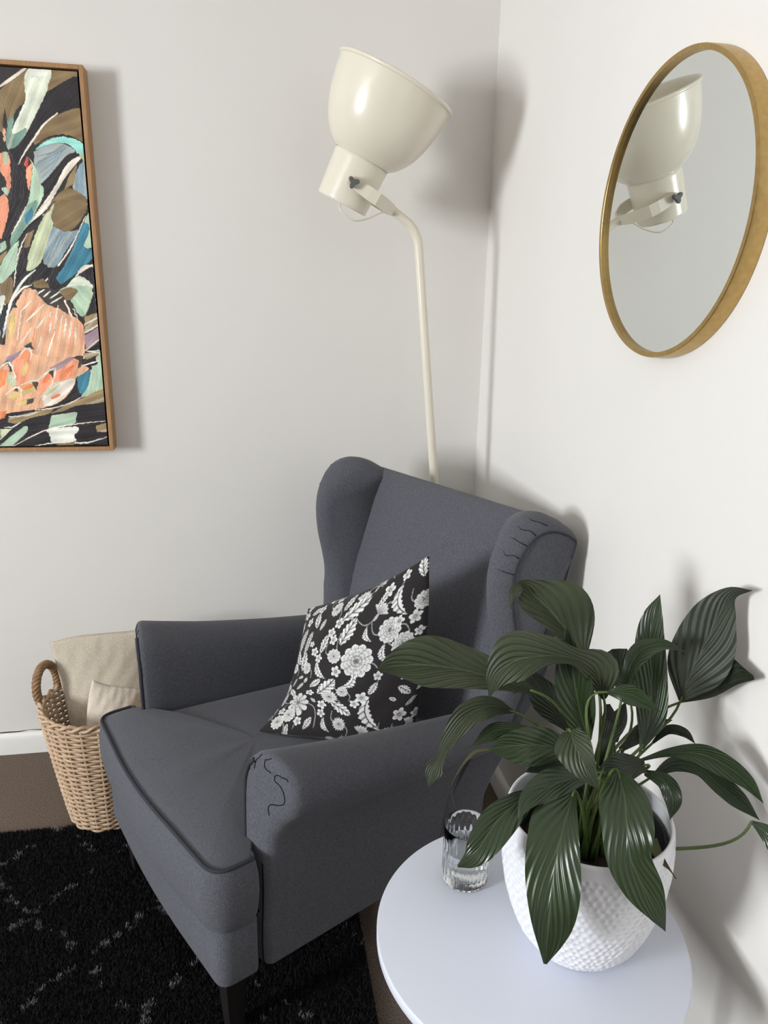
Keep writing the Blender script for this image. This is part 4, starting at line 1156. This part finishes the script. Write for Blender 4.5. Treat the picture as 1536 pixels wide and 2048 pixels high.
# ------------------------------------------------------------------ dimpled white plant pot
PX, PY = -.258, -1.492
pot = empty('plant_pot', (PX, PY, TZ + .0005))
tag(pot, 'white ceramic plant pot with hammered dimples on the side table', 'plant pot')
PH = .232
prof = [(0, .062), (.004, .072), (.012, .081), (.035, .0965), (.065, .1085), (.10, .1185), (.135, .1245), (.165, .127), (.195, .1265), (.215, .1245), (.228, .1225)]
pz = np.array([p[0] for p in prof]); pr = np.array([p[1] for p in prof])
nt, nz = 420, 190
zz = np.linspace(0, .228, nz)
rr = np.interp(zz, pz, pr)
for _ in range(3):
    rr[1:-1] = .25 * rr[:-2] + .5 * rr[1:-1] + .25 * rr[2:]
# hammered dimples: jittered hexagonal rows of shallow hollows
dim = np.zeros((nz, nt))
th = np.linspace(0, 2 * math.pi, nt, endpoint=False)
row = 0
z0 = .010
while z0 < .214:
    R = np.interp(z0, zz, rr)
    m = 62
    for k in range(m):
        a0 = 2 * math.pi * (k + .5 * (row % 2) + .32 * (random.random() - .5)) / m
        zc = z0 + .0028 * (random.random() - .5)
        sz_ = .0052 * (.8 + .4 * random.random())
        i0, i1 = np.searchsorted(zz, zc - .009), np.searchsorted(zz, zc + .009)
        da = (th - a0 + math.pi) % (2 * math.pi) - math.pi
        jj = np.where(np.abs(da) * R < .010)[0]
        d2 = ((zz[i0:i1, None] - zc) ** 2 + (da[None, jj] * R) ** 2) / sz_ ** 2
        dim[np.ix_(np.arange(i0, i1), jj)] = np.maximum(dim[np.ix_(np.arange(i0, i1), jj)], np.clip(1 - d2, 0, 1))
    z0 += .0098; row += 1
R2 = rr[:, None] - .0022 * dim
V = np.stack([R2 * np.cos(th), R2 * np.sin(th), np.repeat(zz[:, None], nt, 1)], -1)
# rolled rim and inner wall
extra = [(.1215, .2305), (.1195, .232), (.1172, .2312), (.1162, .228), (.1205, .19), (.1205, .15), (.113, .10), (.098, .05), (.075, .018), (.001, .012)]
Ve = np.stack([np.stack([r * np.cos(th), r * np.sin(th), np.full(nt, z)], -1) for r, z in extra])
Vb = np.stack([np.stack([r * np.cos(th), r * np.sin(th), np.full(nt, z)], -1) for r, z in ((.001, .0), (.058, .0))])
allr = np.concatenate([Vb, V, Ve])
nr = len(allr)
I = np.arange(nr * nt).reshape(nr, nt)
Iw = np.concatenate([I, I[:, :1]], 1)
q = np.stack([Iw[:-1, :-1].ravel(), Iw[:-1, 1:].ravel(), Iw[1:, 1:].ravel(), Iw[1:, :-1].ravel()], 1)
np_mesh('pot_body', allr.reshape(-1, 3), q, M_POT, pot)

# ------------------------------------------------------------------ peace lily
LEAVES = [
 ('b',[(-0.3278,-1.4252,0.9284),(-0.3988,-1.4200,0.9562),(-0.4512,-1.4118,0.9697),(-0.5008,-1.4106,0.9791),(-0.5408,-1.4040,0.9769),(-0.5722,-1.4001,0.9706)],[3.1,19.5,29.7,32.8,16.4,0],[3.1,27.3,39.1,45.3,27.3,0],(-0.215,-0.861,0.461),18),
 ('b',[(-0.2289,-1.4453,0.9210),(-0.2530,-1.4573,0.9736),(-0.2913,-1.4634,1.0013),(-0.3341,-1.4638,1.0092),(-0.3784,-1.4623,1.0052),(-0.4055,-1.4585,0.9830),(-0.4154,-1.4570,0.9459)],[3,21,10.5,13.5,30,21,0],[3,36,16.5,30,41.2,18.7,0],(-0.366,-0.821,0.438),14),
 ('b',[(-0.2324,-1.3810,0.9580),(-0.2577,-1.3661,0.9931),(-0.2901,-1.3596,1.0314),(-0.3200,-1.3563,1.0602),(-0.3399,-1.3579,1.0785),(-0.3541,-1.3641,1.0668),(-0.3593,-1.3700,1.0431)],[2.6,17,27.2,30.6,17,6.8,0],[2.6,51.1,66.4,38.3,6.8,8.5,0],(-0.355,-0.859,0.368),24),
 ('a',[(-0.2553,-1.4581,0.8609),(-0.2694,-1.4519,0.9095),(-0.2811,-1.4463,0.9575),(-0.2857,-1.4330,1.0002),(-0.2898,-1.4222,1.0344)],[6.8,30.5,32.2,18.6,0],[6.8,25.4,28.8,13.5,0],(-0.393,-0.796,0.461),28),
 ('c',[(-0.1547,-1.3977,0.8769),(-0.1582,-1.3766,0.9105),(-0.1653,-1.3663,0.9415),(-0.1663,-1.3609,0.9593)],[4.3,21.5,32.7,12],[4.3,24.1,24.1,12.9],(-0.446,-0.784,0.431),20),
 ('a',[(-0.1602,-1.4520,0.8323),(-0.1405,-1.4317,0.8780),(-0.1338,-1.4107,0.9359),(-0.1320,-1.3909,0.9866),(-0.1246,-1.3811,1.0247),(-0.1143,-1.3738,1.0560)],[3.3,21.8,26.8,23.4,16.7,0],[3.3,25.1,25.1,23.4,14.2,0],(-0.480,-0.779,0.403),20),
 ('a',[(-0.2029,-1.4503,0.9201),(-0.1920,-1.4405,0.9603),(-0.1732,-1.4347,0.9919),(-0.1393,-1.4377,1.0028),(-0.1054,-1.4469,0.9926)],[1.7,10,15,8.4,0],[1.7,11.7,18.4,10,0],(-0.469,-0.779,0.417),25),
 ('c',[(-0.0873,-1.4258,0.8949),(-0.0753,-1.4244,0.9433),(-0.0567,-1.4238,0.9933),(-0.0431,-1.4272,1.0444),(-0.0329,-1.4356,1.0762),(-0.0225,-1.4639,1.0944)],[3.2,38.4,46.4,36,14.4,0],[3.2,44,46.4,25.6,8,0],(-0.552,-0.753,0.359),16),
 ('d',[(-0.0810,-1.4183,0.8883),(-0.0410,-1.4302,0.9088),(-0.0235,-1.4601,0.9439),(-0.0240,-1.4997,0.9712)],[1.6,6.4,39.9,3.2],[1.6,8,6.4,3.2],(-0.556,-0.712,0.429),10),
 ('a',[(-0.1817,-1.4800,0.8319),(-0.1383,-1.4931,0.8503),(-0.0998,-1.5091,0.8555),(-0.0698,-1.5278,0.8465),(-0.0442,-1.5483,0.8285),(-0.0287,-1.5683,0.8059)],[1.6,8.1,16.2,16.2,11.3,0],[1.6,6.5,17.8,19.4,11.3,0],(-0.531,-0.673,0.515),24),
 ('a',[(-0.1536,-1.4746,0.7953),(-0.1150,-1.4751,0.8176),(-0.0831,-1.4915,0.8176),(-0.0598,-1.5120,0.7980),(-0.0384,-1.5308,0.7832),(-0.0220,-1.5589,0.7696)],[1.6,11.3,6.5,17.7,14.5,0],[2.4,12.9,12.9,12.9,12.9,0],(-0.522,-0.664,0.535),20),
 ('a',[(-0.0530,-1.5799,0.7871),(-0.0408,-1.6050,0.7813),(-0.0281,-1.6355,0.7570),(-0.0298,-1.6635,0.7326)],[2.3,13.7,16.8,0],[2.3,13.7,16.8,0],(-0.562,-0.587,0.583),24),
 ('a',[(-0.2381,-1.5282,0.8487),(-0.2498,-1.5713,0.8387),(-0.2602,-1.6026,0.8158),(-0.2609,-1.6222,0.7843),(-0.2462,-1.6402,0.7500),(-0.2314,-1.6512,0.7216),(-0.2183,-1.6565,0.6936)],[10.5,31.4,36.3,27.9,25.1,12.6,0],[10.5,34.9,33.5,32.1,26.5,14,0],(-0.420,-0.661,0.622),14),
 ('a',[(-0.3071,-1.5320,0.8289),(-0.3348,-1.5727,0.8171),(-0.3545,-1.5978,0.7916),(-0.3675,-1.6170,0.7539),(-0.3755,-1.6346,0.7068),(-0.3797,-1.6443,0.6530)],[4.2,16.7,30.6,38.3,31.3,2.1],[5.6,43.1,43.1,36.2,22.3,2.1],(-0.332,-0.676,0.658),14),
 ('a',[(-0.3537,-1.5056,0.8180),(-0.3928,-1.5304,0.8173),(-0.4229,-1.5410,0.7985),(-0.4473,-1.5540,0.7750),(-0.4627,-1.5563,0.7574),(-0.4801,-1.5566,0.7458)],[3.8,22.6,28.7,24.1,15.1,1.5],[3.8,16.6,24.1,21.1,10.6,1.5],(-0.260,-0.727,0.636),22),
 ('a',[(-0.2595,-1.5063,0.8381),(-0.3075,-1.5180,0.8404),(-0.3506,-1.5319,0.8385),(-0.3823,-1.5484,0.8346),(-0.3994,-1.5614,0.8158)],[3.7,16.3,17.8,11.9,0],[3.7,20.8,23.7,13.3,0],(-0.343,-0.742,0.576),18),
 ('b',[(-0.3014,-1.4908,0.9010),(-0.3011,-1.5099,0.8903),(-0.2956,-1.5317,0.8734),(-0.2789,-1.5540,0.8436)],[15.8,25.3,18.9,0],[11.8,33.1,25.3,0],(-0.391,-0.741,0.546),26),
 ('a',[(-0.2827,-1.4757,0.8561),(-0.3229,-1.4754,0.8682),(-0.3626,-1.4769,0.8745),(-0.3914,-1.4724,0.8719),(-0.4146,-1.4696,0.8672)],[3.9,25,31.3,20.3,1.6],[3.9,25,26.6,17.2,1.6],(-0.327,-0.778,0.537),20),
 ('a',[(-0.3258,-1.4425,0.8703),(-0.3662,-1.4428,0.8802),(-0.4011,-1.4424,0.8779),(-0.4348,-1.4472,0.8586)],[2.4,12.6,14.2,0],[2.4,9.5,12.6,0],(-0.291,-0.798,0.528),18),
 ('b',[(-0.3636,-1.4271,0.8994),(-0.4052,-1.4353,0.9178),(-0.4413,-1.4421,0.9082),(-0.4654,-1.4466,0.8780),(-0.4814,-1.4512,0.8522),(-0.4937,-1.4553,0.8307),(-0.5017,-1.4611,0.8058)],[1.6,17.6,19.2,11.2,8,16,0],[1.6,16,20.8,14.4,6.4,12.8,0],(-0.241,-0.809,0.537),22),
 ('a',[(-0.2393,-1.4678,0.9463),(-0.2081,-1.4836,0.9478),(-0.1709,-1.5061,0.9301)],[1.6,16.2,0],[2.4,16.2,0],(-0.453,-0.760,0.466),26),
 ('d',[(-0.2066,-1.4499,0.8467),(-0.2104,-1.4417,0.8726),(-0.2140,-1.4320,0.9035)],[6.3,15.6,3.1],[6.3,15.6,3.1],(-0.427,-0.753,0.502),10),
 ('d',[(-0.2685,-1.4157,0.8528),(-0.2942,-1.3890,0.8922),(-0.3240,-1.3704,0.9371)],[4,25.6,6.4],[4,24,6.4],(-0.360,-0.796,0.487),10),
 ('d',[(-0.1344,-1.4366,0.8287),(-0.1088,-1.4349,0.8505),(-0.0861,-1.4445,0.8500),(-0.0716,-1.4565,0.8358)],[1.7,7.5,7.5,0],[1.7,7.5,7.5,0],(-0.499,-0.712,0.493),20),
 ('d',[(-0.1757,-1.4915,0.8322),(-0.2175,-1.4940,0.8338),(-0.2507,-1.4903,0.8260)],[7.6,21.2,3.8],[7.6,21.2,3.8],(-0.428,-0.723,0.542),10),
 ('d',[(-0.2342,-1.4735,0.8213),(-0.2209,-1.4552,0.8559),(-0.1980,-1.4417,0.8802),(-0.1866,-1.4355,0.9085)],[4.7,12.6,14.2,0],[4.7,12.6,12.6,0],(-0.436,-0.752,0.495),14),
 ('d',[(-0.2580,-1.4890,0.8259),(-0.3019,-1.4865,0.8431),(-0.3383,-1.4893,0.8470),(-0.3672,-1.4961,0.8420)],[4.6,13.7,13.7,0],[4.6,12.2,12.2,0],(-0.344,-0.758,0.554),16),
 ('a',[(-0.1710,-1.4867,0.8154),(-0.1470,-1.5039,0.8076),(-0.1420,-1.5209,0.7890),(-0.1519,-1.5361,0.7670)],[4.7,14.1,14.1,0],[4.7,12.6,12.6,0],(-0.474,-0.679,0.560),18),
 ('d',[(-0.1931,-1.4467,0.8301),(-0.1569,-1.4376,0.8476),(-0.1281,-1.4293,0.8577),(-0.1006,-1.4319,0.8658)],[4.1,11.4,11.4,0],[4.1,11.4,11.4,0],(-0.472,-0.731,0.492),16),
 ('e',[(-0.2026,-1.5738,0.7691),(-0.1993,-1.5940,0.7562),(-0.1887,-1.6050,0.7434),(-0.1809,-1.6099,0.7316)],[8.5,5.7,1.4,0.7],[8.5,5.7,1.4,0.7],(-0.456,-0.638,0.621),10),
 ('e',[(-0.4146,-1.4696,0.8672),(-0.4348,-1.4668,0.8640),(-0.4533,-1.4691,0.8446),(-0.4684,-1.4736,0.8198),(-0.4704,-1.4784,0.8022),(-0.4645,-1.4850,0.7834)],[1.5,3,1.5,0.4,0.4,0.3],[1.5,2.2,1.5,0.4,0.4,0.3],(-0.236,-0.778,0.582),10),
]
plant = empty('peace_lily', (PX, PY, TZ + .03))
tag(plant, 'leafy green peace lily growing in the white dimpled pot', 'plant')
pinv = Matrix.Translation(-Vector(plant.location))
SOILZ = TZ + .165
mb = MB(); mb.lathe([(.070, TZ + .035), (.085, TZ + .10), (.1085, TZ + .198), (.1125, TZ + .200), (.1135, TZ + .206), (.1105, TZ + .207), (.1065, TZ + .198), (.093, TZ + .160)], 64, (PX, PY, 0), True, False)
o = mb.build('nursery_pot', M_NURSERY, plant, sharp=40); o.matrix_parent_inverse = pinv
mb = MB()
mb.loft([[(PX + r * math.cos(t), PY + r * math.sin(t), SOILZ + .004 * math.sin(5 * t + 40 * r)) for t in np.linspace(0, 2 * math.pi, 48, endpoint=False)] for r in (.0945, .075, .055, .035, .015, .002)], True, False, True)
o = mb.build('soil', M_SOIL, plant); o.matrix_parent_inverse = pinv
NA, NB = 30, 8
for li, (key, pts, wl, wr_, face, fold) in enumerate(LEAVES):
    per = max(4, NA // (len(pts) - 1))
    C = np.array(cr(pts, per))
    WL = np.array([q[0] for q in cr([(w,) for w in wl], per)]).clip(.3) / 1000
    WR = np.array([q[0] for q in cr([(w,) for w in wr_], per)]).clip(.3) / 1000
    n = len(C)
    T = np.gradient(C, axis=0); T /= np.linalg.norm(T, axis=1, keepdims=True)
    F = np.array(face)
    side = np.cross(F, T); side /= np.maximum(np.linalg.norm(side, axis=1, keepdims=True), 1e-6)
    for _ in range(2):
        side[1:-1] = (side[:-2] + 2 * side[1:-1] + side[2:]); side /= np.linalg.norm(side, axis=1, keepdims=True)
    nrm = np.cross(T, side)
    cf, sf = math.cos(math.radians(fold)), math.sin(math.radians(fold))
    verts, uvs = [], []
    for i in range(n):
        s = i / (n - 1)
        for j in range(-NB, NB + 1):
            w = j / NB
            wd = (WL[i] if w > 0 else WR[i]) * abs(w)
            sgn = 1 if w > 0 else -1
            curl = -.35 * sf * abs(w)            # blade edge relaxes back down
            rip = .0022 * math.sin(s * 17 + sgn * 1.3 + li * 2.1) * abs(w) ** 2 * min(1, 40 * wd)
            lift = wd * sf * (1 - .45 * abs(w)) + rip
            verts.append(C[i] + side[i] * (sgn * wd * cf) + nrm[i] * lift)
            uvs.append((w, s))
    nu = 2 * NB + 1
    lf = np_mesh('leaf', np.array(verts), grid_quads(nu, n), LEAF_MATS[key], plant, uvs=np.array(uvs))
    lf.matrix_parent_inverse = pinv
    if key == 'e': lf['label'] = 'thin withered brownish leaf'
    if li == len(LEAVES) - 1: continue
    # petiole from the crown of the plant to the base of the blade
    b0 = Vector(C[0]); t0 = Vector(T[0])
    a = random.uniform(0, 2 * math.pi); r = random.uniform(.006, .03)
    root = Vector((PX + r * math.cos(a), PY + r * math.sin(a), SOILZ))
    dist = (b0 - root).length
    c1 = root + Vector((.1 * (b0.x - root.x), .1 * (b0.y - root.y), .45 * dist + .02)); c2 = b0 - (t0 * (.25 * dist) if t0.z > -.2 else Vector((t0.x * .1, t0.y * .1, .12 * t0.z)) * dist)
    if li == 11:
        c1 = Vector((-.13, -1.56, .74)); c2 = Vector((-.07, -1.585, .735))
    pth = []
    for k in range(15):
        t = k / 14
        pth.append(root * (1 - t) ** 3 + c1 * 3 * t * (1 - t) ** 2 + c2 * 3 * t * t * (1 - t) + b0 * t ** 3)
    pth.append(Vector(C[1]))
    mb = MB(); mb.tube(pth, [.0032 - .0014 * k / 15 for k in range(16)], 7)
    o = mb.build('petiole', M_STEM, lf)
# a few bare shoots in the middle of the clump
for k in range(7):
    a = random.uniform(0, 2 * math.pi); r = random.uniform(.0, .03)
    x, y = PX + r * math.cos(a), PY + r * math.sin(a)
    h = random.uniform(.08, .17)
    mb = MB(); mb.tube([(x, y, SOILZ), (x + .3 * r * math.cos(a), y + .3 * r * math.sin(a), SOILZ + h * .5), (x + .02 * math.cos(a + 1), y + .02 * math.sin(a + 1), SOILZ + h)], [.0042, .0036, .0012], 7)
    o = mb.build('shoot', M_STEM, plant); o.matrix_parent_inverse = pinv
